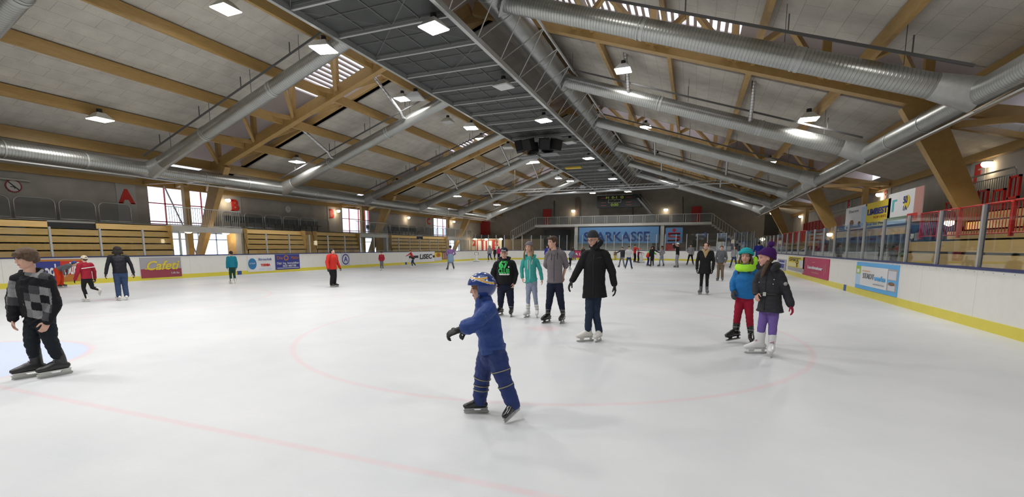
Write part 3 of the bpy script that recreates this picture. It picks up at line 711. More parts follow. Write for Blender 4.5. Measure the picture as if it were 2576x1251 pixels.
for X, lst in ((-23.75, ((2.0, 1), (12.9, 1), (23.5, 1), (34.3, 0), (45.1, 1), (56.0, 1))), (-15.55, ((1.5, 1), (12.6, 1), (23.2, 1), (28.4, 0), (33.6, 1), (44.6, 1), (55.6, 1))),
               (-3.4, ((1.5, 1), (12.0, 1), (22.9, 1), (33.8, 1), (44.8, 0), (55.5, 1))), (4.3, ((1.5, 1), (12.9, 1), (23.8, 1), (34.8, 1), (45.5, 0), (56.0, 1)))):
    nm = {-23.75: 'low on the left slope', -15.55: 'high on the left slope', -3.4: 'high on the right slope', 4.3: 'low on the right slope'}[X]
    for n, (y, lit) in enumerate(lst):
        high_bay(X, y, roofz(X, .72), bool(lit), 0, '%s floodlight under a purlin %s, %s from the camera end' % ('lit' if lit else 'unlit', nm, ('first', 'second', 'third', 'fourth', 'fifth', 'sixth', 'seventh')[n]), purG, power=300)
# wall and passage lamps
WARM = mat('warm_lens', (.9, .85, .7), .4, emit=(1, .80, .52), estr=22)
def round_lamp(p, label, r=.16, power=28, name='wall_lamp', flat=False):
    root = empty(name, p, label=label, cat='lamp')
    bm = bmesh.new(); bmesh.ops.create_uvsphere(bm, u_segments=16, v_segments=10, radius=r)
    for v in bm.verts: v.co.z *= .5 if flat else .8
    me = bpy.data.meshes.new('globe'); bm.to_mesh(me); bm.free(); me.materials.append(WARM); o = new_obj('globe', me, root)
    for f in me.polygons: f.use_smooth = True
    m = MB(); m.box(-r * .8, r * .8, -r * .8, r * .8, r * .45, r * .75); m.build('mount', GALV, root)
    l = bpy.data.lights.new('lamp_glow', 'POINT'); l.energy = power; l.shadow_soft_size = r; l.color = (1, .8, .55)
    lo = bpy.data.objects.new('lamp_glow', l); C.objects.link(lo); lo.parent = root; lo.location = (0, 0, -r * 1.3)
for px, py, X, lab in ((573, 504, -30.1, 'warm round wall lamp left of the red letter B'), (851, 531, -30.1, 'warm wall lamp left of the second window'), (1028, 548, -30.1, 'warm wall lamp left of the letter C'), (1142, 558, -30.1, 'warm wall lamp right of the third window'),
                       (2482, 413, 10.9, 'bright lamp on the right wall near the letter F'), (2211, 490, 10.9, 'lamp on the right wall above the yellow banner'), (2013, 545, 10.9, 'lamp on the far part of the right wall')):
    round_lamp(onX(px, py, X), lab, .17, 35)
for px, py, Y, lab in ((1442, 531, 65.1, 'warm globe lamp on the far wall left of the scoreboard'), (1675, 528, 65.1, 'warm globe lamp on the far wall right of the scoreboard'), (1943, 536, 62, 'warm lamp beside the dark far opening'), (1918, 602, 58.9, 'pale lamp above the glass at the far right corner')):
    round_lamp(onY(px, py, Y), lab, .26, 50)
for px, py, lab in ((474, 583, 'left flat lamp under the nearest passage lintel'), (568, 587, 'right flat lamp under the nearest passage lintel')):
    round_lamp(onX(px, py, -27.2), lab, .20, 35, 'ceiling_lamp', True)
for px, py, lab in ((960, 597, 'flat lamp in the second passage'), (1132, 601, 'left flat lamp in the third passage'), (1156, 602, 'right flat lamp in the third passage'), (1195, 602, 'long lamp over the numbered red doors, left'), (1223, 603, 'small lamp over the numbered red doors, middle'), (1260, 602, 'long lamp over the numbered red doors, right')):
    round_lamp(onX(px, py, -27.5) if px < 1180 else onY(px, py, 61.5), lab, .24, 60 if px > 1180 else 30, 'ceiling_lamp', True)
round_lamp(onX(2087, 590, 8.3), 'round lamp under the concrete edge right of the leaning column', .17, 30)
round_lamp(onX(2388, 561, 7.6), 'flat lamp behind the red railing', .13, 20)

# ================================================================ FAR END
FY = 65.45
def fw(px, py, Y=FY): return onY(px, py, Y)
def frect(name, x0, y0, x1, y1, Y, m, th=.05, parent=None, label=None, cat=None):
    a, b = fw(x0, y0, Y), fw(x1, y1, Y); mb = MB(); mb.box(min(a.x, b.x), max(a.x, b.x), Y - th, Y, min(a.z, b.z), max(a.z, b.z)); o = mb.build(name, m, parent)
    if label: tag(o, label, cat)
    return o
def fdoor(n, x0, y0, x1, y1, m, mh=REDD):
    a, b = fw(x0, y0), fw(x1, y1); w = b.x - a.x; h = a.z - b.z
    root = empty('door_%d' % n, ((a.x + b.x) / 2, FY, b.z)); root['kind'] = 'structure'
    mb = MB(); mb.box(-w / 2, w / 2, -.06, 0, 0, h); mb.build('door_leaf', m, root)
    mb = MB(); mb.box(-w / 2, w / 2, -.065, -.06, h * .42, h * .44); mb.box(w * .4, w * .44, -.1, -.06, h * .4, h * .5); mb.build('door_handle', mh, root)
fdoor(1, 1366, 527, 1387, 567, REDG); fdoor(2, 1740, 520, 1763, 563, REDG); fdoor(3, 1203, 551, 1233, 592, REDD)
# gallery slab with stairs at both ends, pillars, railing
GYF = 62.4; a = fw(1345, 566, GYF); b = fw(1790, 566, GYF)
gl = empty('far_gallery', (0, GYF, 0), label='concrete gallery with railing under the scoreboard at the far end', cat='gallery')
gz = a.z
childbuild(MB().box(a.x, b.x, GYF, FY, gz - .32, gz), 'gallery_slab', CONCL, gl)
for x0, x1, x2, s in ((a.x, fw(1285, 598, GYF).x, 0, -1), (b.x, fw(1872, 612, GYF).x, 0, 1)):
    m = MB(); z1 = fw(1285, 598, GYF).z - .1 if s < 0 else 1.9
    n = 12
    for k in range(n):
        xa = x0 + (x1 - x0) * k / n; xb = x0 + (x1 - x0) * (k + 1) / n; z = gz + (z1 - gz) * (k + 1) / n
        m.box(min(xa, xb), max(xa, xb), GYF, GYF + 1.6, z - .35, z)
    childbuild(m, 'stair_flight', CONC, gl)
    m = MB(); m.bar((x0, GYF, gz + 1), (x1, GYF, z1 + 1), .04, .04)
    for k in range(n + 1): xa = x0 + (x1 - x0) * k / n; z = gz + (z1 - gz) * k / n; m.bar((xa, GYF, z), (xa, GYF, z + 1), .03, .03, (1, 0, 0))
    childbuild(m, 'stair_railing', GALV, gl)
pil = MB()
rail = MB(); rail.bar((a.x, GYF, gz + 1.0), (b.x, GYF, gz + 1.0), .05, .05)
for x in np.arange(a.x, b.x, 1.62):
    rail.bar((x, GYF, gz), (x, GYF, gz + 1.0), .04, .04, (1, 0, 0)); rail.bar((x + .25, GYF, gz), (x + .25, GYF, gz + 1.0), .04, .04, (1, 0, 0))
childbuild(rail, 'gallery_railing', GALV, gl)
m = MB()
for x in np.arange(a.x, b.x - 1.5, 1.62): m.box(x + .3, x + 1.58, GYF - .005, GYF + .005, gz + .08, gz + .95)
childbuild(m, 'railing_mesh', MESHP, gl)
for px, w in ((1446, 8), (1661, 9)):
    p = fw(px, 600, GYF + .3); q = fw(px + w, 600, GYF + .3)
    childbuild(MB().box(p.x, q.x, GYF + .1, GYF + .6, 0, gz - .3), 'gallery_pillar', CONCL, gl)
# back wall under the gallery with the bank advert
frect('dark_doorway', 1370, 580, 1434, 632, 63.6, mat('dark_glazing', (.012, .015, .022), .15), .1, None, 'dark glazed opening under the left part of the far gallery', 'doorway')
frect('tan_partition', 1270, 602, 1368, 632, 62.6, mat('tan', (.17, .125, .08), .8), .1, None, 'brown partition under the sloping stair at the far end', 'partition')
frect('white_low_wall', 1450, 611, 1640, 632, 63.9, CONCL, .1, None, 'grey low wall under the blue bank advert', 'wall panel')
SB = mat('ad_skyblue', (.085, .20, .38), .6); NB = mat('ad_navy', (.012, .03, .14), .6); SR = mat('ad_red', (.33, .012, .015), .6)
def fbanner(x0, y0, x1, y1, Y, m, label):
    a, b = fw(x0, y0, Y), fw(x1, y1, Y); root = empty('advertising_banner', ((a.x + b.x) / 2, Y, (a.z + b.z) / 2), label=label, cat='banner')
    w, h = b.x - a.x, a.z - b.z; MB().box(-w / 2, w / 2, 0, .04, -h / 2, h / 2).build('banner_sheet', m, root); return root, w, h
r_, w, h = fbanner(1457, 573, 1656, 612, 62.3, SB, 'sky blue banner with the dark blue word SPARKASSE')
text('banner_lettering', 'SPARKASSE', h * .8, NB, r_, (-.02 * w, -.01, -h * .12), (1, 0, 0), (0, 0, 1), width=w * .83, offset=.035)
r_, w, h = fbanner(1675, 573, 1716, 612, 62.3, SB, 'square sky blue banner with a red S logo and dot')
t = MB()
for x0, x1, z0, z1 in ((-.36, .36, .12, .20), (-.36, -.14, -.05, .2), (-.36, .36, -.1, -.02), (.14, .36, -.3, -.02), (-.36, .36, -.36, -.26)): pass
t.box(-.36 * w, .36 * w, -.02, -.005, .06 * h, .18 * h); t.box(-.36 * w, -.2 * w, -.02, -.005, -.08 * h, .1 * h); t.box(-.30 * w, .36 * w, -.02, -.005, -.14 * h, -.05 * h)
t.box(.2 * w, .36 * w, -.02, -.005, -.34 * h, -.1 * h); t.box(-.36 * w, .3 * w, -.02, -.005, -.38 * h, -.27 * h); t.box(-.2 * w, .36 * w, -.02, -.005, .06 * h, .12 * h); t.box(-.36 * w, .2 * w, -.02, -.005, -.38 * h, -.3 * h)
t.build('logo_letter', SR, r_)
t = MB(); t.tube([(0, -.02, .33 * h), (0, -.005, .33 * h)], .105 * w, 24); t.build('logo_dot', SR, r_)
frect('red_board', 1675, 613, 1705, 632, 62.6, REDG, .06, None, 'dark red panel below the S logo banner at the far end', 'panel')
# numbered red doors in the lit far left corner
LITW = mat('lit_wall', (.75, .66, .52), .8)
root = empty('lit_entrance', (fw(1215, 615, 62.4).x, 62.4, 0), label='lit entrance with red doors and the number 2 on each side, far left corner', cat='entrance')
cx = root.location.x
def ent(name, x0, x1, y0, y1, m, dy=0):
    a = fw(x0, y0, 62.4); b = fw(x1, y1, 62.4); return childbuild(MB().box(a.x, b.x, 62.4 - dy, 62.45 - dy, b.z, a.z), name, m, root)
ent('back_wall', 1175, 1262, 601, 640, LITW); ent('door_frame', 1200, 1244, 604, 640, RED, .06)
for x0, x1 in ((1203, 1213), (1217, 1222), (1226, 1238)): ent('door_glass', x0, x1, 606, 640, WHITE, .08)
ent('frame_strip', 1176, 1185, 604, 640, mat('orange_frame', (.6, .12, .03), .5), .06)
for px in (1193, 1249):
    p = fw(px, 612, 62.3); text('door_number', '2', 1.1, RED, root, (p.x - cx, -.12, p.z), (1, 0, 0), (0, 0, 1), offset=.03)
# scoreboard
sx0, sx1 = onY(1502, 492, 63.6), onY(1612, 520, 63.6)
sb = empty('scoreboard', ((sx0.x + sx1.x) / 2, 63.6, (sx0.z + sx1.z) / 2), label='black scoreboard box with green digits reading 0:00', cat='scoreboard')
w, h = sx1.x - sx0.x, sx0.z - sx1.z
MB().box(-w / 2, w / 2, 0, .7, -h / 2, h / 2).build('housing', mat('score_black', (.008, .011, .010), .7), sb)
MB().box(-w / 2, w / 2 - w * .2, -.02, 0, h / 2 - .04, h / 2).build('top_edge', GALV, sb)
GRN = mat('led_green', (.05, .1, .02), .5, emit=(.5, .6, .06), estr=.45); RLED = mat('led_red', (.1, .01, .01), .5, emit=(.7, .06, .04), estr=.25)
text('digits', 'H  0-1  G', .42, GRN, sb, (-.09 * w, -.03, .28 * h), (1, 0, 0), (0, 0, 1), width=w * .40, offset=.01)
text('digits', '0:00', .5, GRN, sb, (-.09 * w, -.03, -.30 * h), (1, 0, 0), (0, 0, 1), width=w * .17, offset=.01)
text('digits', '1', .3, GRN, sb, (-.09 * w, -.03, .05 * h), (1, 0, 0), (0, 0, 1))
m = MB()
for x0 in (-.4, .17):
    for z0 in (.25, -.12, -.35): m.box(x0 * w, (x0 + .12) * w, -.03, -.02, z0 * h, z0 * h + .05)
m.build('red_segments', RLED, sb)
m = MB()
for x0, x1, z0, z1 in ((-.24, .06, .1, .13), (-.24, .06, -.14, -.11), (-.24, -.23, -.14, .13), (.05, .06, -.14, .13)): m.box(x0 * w, x1 * w, -.03, -.02, z0 * h, z1 * h)
m.build('digit_frame', mat('score_frame', (.25, .25, .22), .5), sb)
m = MB()
for x in (-w * .3, w * .3): m.tube([(x, .3, h / 2), (x, .3, 11.5 - sb.location.z)], .02, 6)
m.build('hanging_wire', GALV, sb)
# service stair right of the scoreboard
p0, p1 = onY(1606, 500, 64.0), onY(1668, 572, 64.0)
m = MB(); m.bar(p0, p1, .1, .22); m.bar(p0 + Vector((0, -.8, 0)), p1 + Vector((0, -.8, 0)), .1, .22)
for k in range(16): q = p0.lerp(p1, k / 15); m.box(q.x - .12, q.x + .12, 63.2, 64.0, q.z - .02, q.z + .02)
for dz in (.5, 1.0): m.bar(p0 + Vector((0, -.8, dz)), p1 + Vector((0, -.8, dz)), .04, .04)
tag(m.build('service_stair', mat('stair_dark', (.12, .12, .12), .6, .3)), 'steep steel service stair to the right of the scoreboard', 'stair')
m = MB(); a = onY(1669, 562, 63.0); b = onY(1692, 545, 63.0)
for x in np.linspace(a.x, b.x, 9): m.box(x - .015, x + .015, 62.98, 63.02, a.z, b.z)
m.box(a.x, b.x, 62.97, 63.03, b.z - .04, b.z); m.box(a.x - .2, b.x + .1, 62.9, 64.4, a.z - .2, a.z)
tag(m.build('landing_cage', GALV), 'barred landing at the foot of the steel service stair', 'railing')
m = MB()
for px, y0_, y1_ in ((1394, 505, 568), (1592, 520, 568), (1718, 495, 568)):
    a = fw(px, y0_, 65.4); b = fw(px, y1_, 65.4); m.tube([a, b], .05, 6)
tag(m.build('wall_conduits', BLACK), 'thin black vertical conduits on the far gable wall', 'conduit'); 
frect('vent_grille', 1447, 498, 1458, 545, 65.42, mat('wall_stain', (.13, .10, .085), .8), .04, None, 'brownish upright service panel on the far wall left of the scoreboard', 'panel')
fdoor(4, 1925, 540, 1958, 592, BLACK, BLACK)  # open dark passage, no door: its shade is put in as a flat black sheet
frect('blue_poster', 1822, 585, 1835, 606, 63.5, mat('poster_blue', (.14, .17, .38), .6), .05, None, 'wider blue poster at the far end behind the glass', 'poster')
frect('blue_poster', 1772, 585, 1777, 597, 63.5, MATS['poster_blue'], .05, None, 'narrow blue poster at the far end behind the glass', 'poster')
frect('vending_machine', 1742, 604, 1752, 622, 62.8, BLACK, .8, None, 'dark machine behind the far glass, left of the blue posters', 'machine')
frect('counter_front', 1760, 620, 1836, 665, 61.2, mat('counter', (.30, .31, .33), .6), .3, None, 'pale grey counter behind the far glass', 'counter')
frect('bench_box', 1802, 608, 1821, 619.6, 61.4, mat('beige_box', (.30, .27, .20), .7), .4, None, 'beige box standing on the pale grey counter', 'box')
frect('blue_seating', 1836, 606, 1905, 632, 63.0, mat('blue_seats', (.025, .04, .085), .6), .3, None, 'block of dark blue seats in the far right corner', 'seats')

# ================================================================ RIGHT SIDE
RS = dict(side=1, dx=.62)
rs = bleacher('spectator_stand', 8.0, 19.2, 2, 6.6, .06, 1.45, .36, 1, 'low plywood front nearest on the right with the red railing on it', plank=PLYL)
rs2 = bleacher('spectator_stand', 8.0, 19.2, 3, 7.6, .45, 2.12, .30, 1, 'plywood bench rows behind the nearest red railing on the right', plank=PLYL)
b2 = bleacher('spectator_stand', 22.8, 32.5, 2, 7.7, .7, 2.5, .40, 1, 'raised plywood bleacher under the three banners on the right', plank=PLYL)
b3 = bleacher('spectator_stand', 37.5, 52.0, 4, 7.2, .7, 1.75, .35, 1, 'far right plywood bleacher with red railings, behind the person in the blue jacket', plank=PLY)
# red railing along the near right stand, panels of vertical bars
def red_panel(L, H=.80, bars=9, m=RED):
    root = empty('red_railing')
    MB().box(-.035, .035, L - .07, L + .0, 0, H + .02).build('end_post', m, root)
    MB().tube([(0, 0, H - .06), (0, .06, H), (0, L, H)], .028, 8).build('hand_rail', m, root, True)
    MB().tube([(0, 0, .08), (0, L, .08)], .018, 6).build('bottom_rail', m, root)
    for k in range(bars): MB().tube([(0, L * (k + .5) / bars, .08), (0, L * (k + .5) / bars, H)], .010, 6).build('bar', m, root)
    return root
rp = None; n = 0
for y in np.arange(8.4, 18.6, 1.15):
    if rp is None: rp = o = red_panel(1.13)
    else: o = copy_tree(rp)
    o.location = (6.72, y, 1.85); tag(o, 'red railing panel standing on the near right plywood bleacher', 'railing', 'red railing panels on the near right bleacher')
for y in np.arange(36.5, 52.0, 1.16):
    o = copy_tree(rp); o.location = (6.95, y, 1.9 if y < 44 else 1.6); tag(o, 'red railing panel on the far right bleacher', 'railing', 'red railing panels on the far right bleacher')
for y in np.arange(36.5, 50.0, 1.16):
    o = copy_tree(rp); o.location = (9.4, y, 2.95); tag(o, 'red railing panel at the back of the far right bleacher', 'railing', 'red railing panels at the back of the far right bleacher')
def red_gate(y0, y1, x, z0, z1, lab):
    root = empty('red_gate', (x, y0, z0), label=lab, cat='gate'); L = y1 - y0; H = z1 - z0
    MB().box(-.03, .03, 0, .06, 0, H).box(-.03, .03, L - .06, L, 0, H).box(-.03, .03, 0, L, H - .06, H).box(-.03, .03, 0, L, 0, .06).box(-.02, .02, L * .45, L * .5, 0, H).build('gate_frame', RED, root)
    for k in range(5): MB().box(-.008, .008, L * (k + .5) / 5 - .008, L * (k + .5) / 5 + .008, 0, H).build('gate_bar', GALV, root)
for x0, x1, y0, y1, X, lab in ((2374, 2405, 506, 572, 8.9, 'red framed gate by the foot of the leaning column, left leaf'), (2410, 2446, 506, 572, 8.9, 'red framed gate by the foot of the leaning column, right leaf'),
                             (2454, 2488, 475, 545, 8.9, 'red framed gate left of the tallest red gate'), (2492, 2530, 473, 545, 8.9, 'red framed gate beside the grey bars, right leaf'), (2535, 2570, 438, 502, 8.9, 'tallest red framed gate at the right edge')):
    a = onX(x0, y1, X); b = onX(x1, y0, X); red_gate(min(a.y, b.y), max(a.y, b.y), X, a.z, b.z, lab)
# grey barred railings at the back
def grey_rail(px0, px1, pyt, pyb, X, lab):
    a = onX(px0, pyb, X); b = onX(px1, pyb, X); t = onX(px0, pyt, X).z; root = empty('grey_railing', (X, min(a.y, b.y), a.z), label=lab, cat='railing'); L = abs(a.y - b.y); H = t - a.z
    MB().tube([(0, 0, 0), (0, 0, H - .12), (0, .1, H), (0, L - .1, H), (0, L, H - .12), (0, L, 0)], .03, 8).tube([(0, 0, .1), (0, L, .1)], .018, 6).tube([(0, 0, H - .22), (0, L, H - .22)], .018, 6).build('tube_frame', GALV, root, True)
    n = int(L / .13)
    for k in range(n): MB().box(-.008, .008, L * (k + .5) / n - .008, L * (k + .5) / n + .008, .1, H - .22).build('bar', GALV, root)
grey_rail(2425, 2545, 452, 520, 9.6, 'grey barred railing with a rounded top behind the red gates')
grey_rail(2370, 2412, 480, 540, 9.6, 'grey barred railing left of the near leaning column on the right')
grey_rail(2090, 2134, 535, 575, 9.0, 'grey barred railing left of the white picture banner')
# concrete base wall and glazed booths under the banners
mb = MB(); mb.box(7.75, 8.6, 19.6, 36.5, 0, 1.2); tag(mb.build('booth_plinth', CONC), 'low concrete plinth behind the right boards under the glazed booths', 'plinth')
mb = MB(); mb.box(8.6, 11.0, 19.4, 36.5, 0, 2.05); tag(mb.build('booth_wall', mat('booth_dark', (.16, .13, .10), .7)), 'brown back wall of the glazed booths on the right', 'wall panel')
bp_ = None
for y in np.arange(20.2, 36.0, 1.3):
    if bp_ is None:
        bp_ = o = empty('booth_glass'); MB().box(-.01, .01, 0, 1.24, 1.2, 2.1).build('pane', GLASS, o); MB().box(-.03, .03, 1.24, 1.3, 0, 2.12).build('post', STEELP, o)
    else: o = copy_tree(bp_)
    o.location = (7.6, y, 0); tag(o, 'glass pane with post in front of the booths on the right', 'glass shield', 'booth glass behind the right boards')
mb = MB(); mb.box(9.3, 11.05, 8, 52, 2.55, 2.85); tag(mb.build('upper_walkway', CONCL), 'raised concrete walkway along the right wall', 'walkway')
mb = MB(); mb.tube([onX(1995, 680, 6.1), onX(2066, 622, 6.1), onX(2075, 607, 6.1)], .09, 10); tag(mb.build('slanting_post', NAVY, None, True), 'dark blue slanting post behind the right glass', 'post')

# hanging banners on the right
def banner(px, X, m, label, parts, cat='banner', name='advertising_banner', th=.03, base='banner_sheet'):
    """px: (x,y) corners left-top, right-bottom measured on plane X"""
    (x0, y0), (x1, y1) = px; a = onX(x0, y0, X); b = onX(x1, y1, X); c = (a + b) / 2; w = abs(a.y - b.y); h = abs(a.z - b.z)
    s = 1 if X < XM else -1                      # left boards face +x, right boards face -x
    root = empty(name, (X, c.y, c.z), label=label, cat=cat); ux = Vector((0, s, 0)); n = Vector((s, 0, 0))
    def plate(nm, u0, v0, u1, v1, m_, d=0.0, t=.004):       # u right, v up, fractions -0.5..0.5
        p = [ux * (u * w) + Vector((0, 0, v * h)) + n * (d + t) for u, v in ((u0, v0), (u1, v0), (u1, v1), (u0, v1))]
        q = [k - n * t for k in p]; mb = MB(); mb.add(p + q, [(0, 1, 2, 3), (7, 6, 5, 4), (0, 4, 5, 1), (1, 5, 6, 2), (2, 6, 7, 3), (3, 7, 4, 0)]); return mb.build(nm, m_, root)
    plate(base, -.5, -.5, .5, .5, m, 0, th)
    for k, q in enumerate(parts):
        if q[0] == 't':
            _, txt, u, v, size, mm, wid = q[:7]; kw = q[7] if len(q) > 7 else {}
            text('banner_lettering', txt, size * h, mm, root, ux * (u * w) + Vector((0, 0, v * h)) + n * (th + .012 + .001 * k), ux, (0, 0, 1), width=wid * w, **kw)
        elif q[0] == 'r': plate(q[6] if len(q) > 6 else 'colour_field', q[1], q[2], q[3], q[4], q[5], th + .001 + .0008 * k)
        elif q[0] == 'e':
            _, u, v, ru, rv, mm = q; mb = MB(); cc = ux * (u * w) + Vector((0, 0, v * h)) + n * (th + .004 + .001 * k)
            pts = [cc + ux * (ru * w * math.cos(t)) + Vector((0, 0, rv * h * math.sin(t))) for t in np.linspace(0, 2 * PI, 29)[:-1]]
            mb.add(pts + [p + n * .004 for p in pts], [tuple(range(28)), tuple(range(28, 56))] + [(i, (i + 1) % 28, 28 + (i + 1) % 28, 28 + i) for i in range(28)]); mb.build('logo_disc', mm, root)
    return root
cm = lambda n, c, r=.55: mat('ad_' + n, c, r)
W_ = cm('white', (.74, .74, .75)); K_ = cm('black', (.015, .015, .02)); Y_ = cm('yellow', (.72, .56, .04)); G_ = cm('grey', (.36, .35, .38)); MAG = cm('magenta', (.42, .03, .10)); MAR = cm('maroon', (.30, .045, .07))
LB = cm('lightblue', (.12, .42, .78)); DB = cm('deepblue', (.035, .045, .25)); OR = cm('orange', (.46, .17, .025)); RD = cm('bright_red', (.55, .03, .02)); PB = cm('paleblue', (.45, .62, .82)); GR = cm('green', (.03, .28, .16))
BR = cm('brown', (.20, .11, .06)); SK = cm('skin', (.50, .26, .22)); PG = cm('palegrey', (.62, .62, .68))
B = 8.0
# left boards
XLb = XL + .002
banner(((88, 654), (212, 706)), XLb, DB, 'blue, red and orange board advert with big white letters, behind the checked hoodie', [
    ('r', 0, -.5, .5, .5, RD), ('r', -.5, .42, .5, .5, OR), ('r', -.1, -.5, .5, -.2, OR), ('r', -.5, -.5, -.1, -.4, OR), ('t', 'cool', -.27, .0, .75, W_, .34, dict(offset=.02)), ('t', 'tours', .22, .05, .7, W_, .36, dict(offset=.02)), ('r', .2, .3, .42, .36, W_)])
banner(((350, 649), (457, 695)), XLb, G_, 'grey and maroon board advert with yellow slanted script', [
    ('r', -.5, -.5, .5, -.08, MAR), ('r', -.5, -.14, -.1, -.06, MAR), ('t', 'Cafeti', .0, .08, .62, Y_, .82, dict(shear=.35, offset=.012)), ('r', -.4, -.08, .1, -.04, Y_), ('t', 'Caffe Bar', .33, -.3, .14, PG, .22)])
banner(((621, 643), (691, 681)), XLb, W_, 'white board advert with a blue disc reading Bürotechnik and TOSHIBA', [
    ('e', -.34, -.02, .15, .34, cm('discblue', (.03, .19, .42))), ('t', 'A-TEAM', -.34, 0, .13, PG, .2), ('t', 'Bürotechnik', .14, .24, .22, cm('inkblue', (.05, .10, .32)), .5), ('t', 'TOSHIBA', .14, -.12, .2, RD, .36, dict(offset=.01)), ('r', -.1, -.38, .12, -.34, PB), ('r', .2, -.38, .38, -.34, PB)])
banner(((691, 641), (754, 676)), XLb, DB, 'dark blue board advert with orange heading and small white lines', [
    ('t', 'Die', -.33, .27, .3, OR, .22), ('t', 'Makler', .3, .27, .3, OR, .34), ('e', -.07, .27, .10, .18, OR), ('e', -.07, .27, .06, .11, DB), ('t', 'Dipl. Ing. Immobilien', 0, -.08, .2, W_, .9), ('t', '0650 4887788', .05, -.27, .2, W_, .55), ('r', -.45, -.42, .45, -.38, PG)])
banner(((857, 637), (880, 668)), XLb, PG, 'pale board advert with a dark blue round crest, right of the red jacket', [
    ('e', 0, 0, .42, .42, DB), ('e', 0, 0, .34, .33, PG), ('t', 'A', 0, .0, .55, DB, .42, dict(offset=.01)), ('r', -.2, -.28, .2, -.14, DB)])
banner(((1028, 634), (1093, 658)), XLb, W_, 'white board advert reading LiSEC between black bars', [
    ('t', 'LiSEC', .13, 0, .62, K_, .5, dict(shear=.12, offset=.02)), ('r', -.5, -.08, -.16, .14, K_), ('r', .42, -.1, .5, .12, K_)])
banner(((1093, 633), (1128, 655)), XLb, Y_, 'yellow board advert with a brown emblem and a brown picture strip', [
    ('r', -.5, -.5, -.02, -.1, PG), ('e', -.25, .12, .15, .24, OR), ('t', 'S', -.25, .12, .3, BR, .1), ('r', 0, -.38, .42, .42, BR), ('r', .06, -.3, .14, .3, SK), ('r', .2, -.3, .27, .34, SK), ('r', .33, -.3, .38, .28, SK), ('r', -.5, .4, .5, .48, K_)])
# right boards
XRb = XR - .002
banner(((1958, 651), (1977, 682)), XRb, G_, 'narrow blue grey board advert at the far right corner', [('r', -.3, -.3, .3, .4, DB), ('r', -.4, .1, .4, .2, PG)])
banner(((1985, 645), (2023, 687)), XRb, Y_, 'yellow board advert left of the magenta one', [
    ('r', -.5, -.5, .5, -.25, G_), ('t', 'SPIKE', -.12, .26, .28, K_, .62), ('r', -.45, -.2, .05, .08, cm('paleyellow', (.72, .66, .32))), ('t', 'Y', .1, -.05, .5, K_, .16), ('r', .22, -.2, .44, .3, PG), ('r', -.4, .4, .3, .44, K_)])
banner(((2023, 647), (2084, 706)), XRb, MAG, 'magenta board advert reading Landsteiner', [
    ('t', 'Landsteiner', .02, -.02, .22, PG, .58, dict(offset=.008)), ('t', 'Immobilien', .05, -.27, .11, SK, .28), ('r', -.34, .1, -.325, .42, SK), ('r', -.42, .05, -.41, .38, SK), ('r', .36, -.3, .37, .2, SK), ('r', .41, -.2, .42, .3, SK), ('r', -.1, .25, .02, .28, SK)])
banner(((2159, 659), (2256, 748)), XRb, LB, 'light blue and white board advert reading STADTwerke', [
    ('r', -.5, -.36, .5, .36, PB), ('r', -.36, -.36, .3, .36, W_), ('r', -.5, .05, -.36, .36, cm('lime', (.35, .50, .08))), ('r', .3, -.36, .5, .36, G_), ('r', .3, -.1, .5, .0, LB), ('r', .32, .02, .48, .3, PG), ('r', -.47, .1, -.4, .24, W_), ('e', .4, -.12, .06, .06, BR), ('r', .33, -.34, .47, -.17, PG),
    ('t', 'STADT', -.14, -.0, .27, cm('slate', (.15, .17, .18)), .29), ('t', 'werke', .14, -.02, .25, LB, .26, dict(offset=.006)), ('t', 'unsere', -.2, .2, .1, cm('peach', (.75, .45, .22)), .2), ('t', 'AMSTETTEN', .13, -.24, .07, G_, .26)])
# far boards
def far_ad(x0, y0, x1, y1, m, txt, tm, label):
    a = onY(x0, y0, 58.69); b = onY(x1, y1, 58.69); root = empty('advertising_banner', ((a.x + b.x) / 2, 58.69, (a.z + b.z) / 2), label=label, cat='banner'); w, h = b.x - a.x, a.z - b.z
    MB().box(-w / 2, w / 2, -.01, .008, -h / 2, h / 2).build('banner_sheet', m, root)
    if txt: text('banner_lettering', txt, h * .5, tm, root, (0, -.02, -.02), (1, 0, 0), (0, 0, 1), width=w * .7, offset=.01)
far_ad(1443, 630, 1466, 649, MAG, 'A L', W_, 'magenta advert with white letters on the far boards, left of the man in black')
far_ad(1705, 631, 1716, 651, GR, 'A', W_, 'green advert on the far boards beside the man with raised arms')
far_ad(1717, 632, 1738, 652, PG, 'Autohaus', G_, 'pale grey advert on the far boards left of the referee style shirt')
far_ad(1740, 632, 1765, 652, PG, 'Elektro', G_, 'pale grey advert on the far boards right of the referee style shirt')
far_ad(1790, 632, 1812, 653, PG, 'Sport', K_, 'pale advert on the far boards right of the white shirt')
far_ad(1826, 632, 1838, 654, RD, 'TIT', W_, 'red advert with white letters on the far boards')
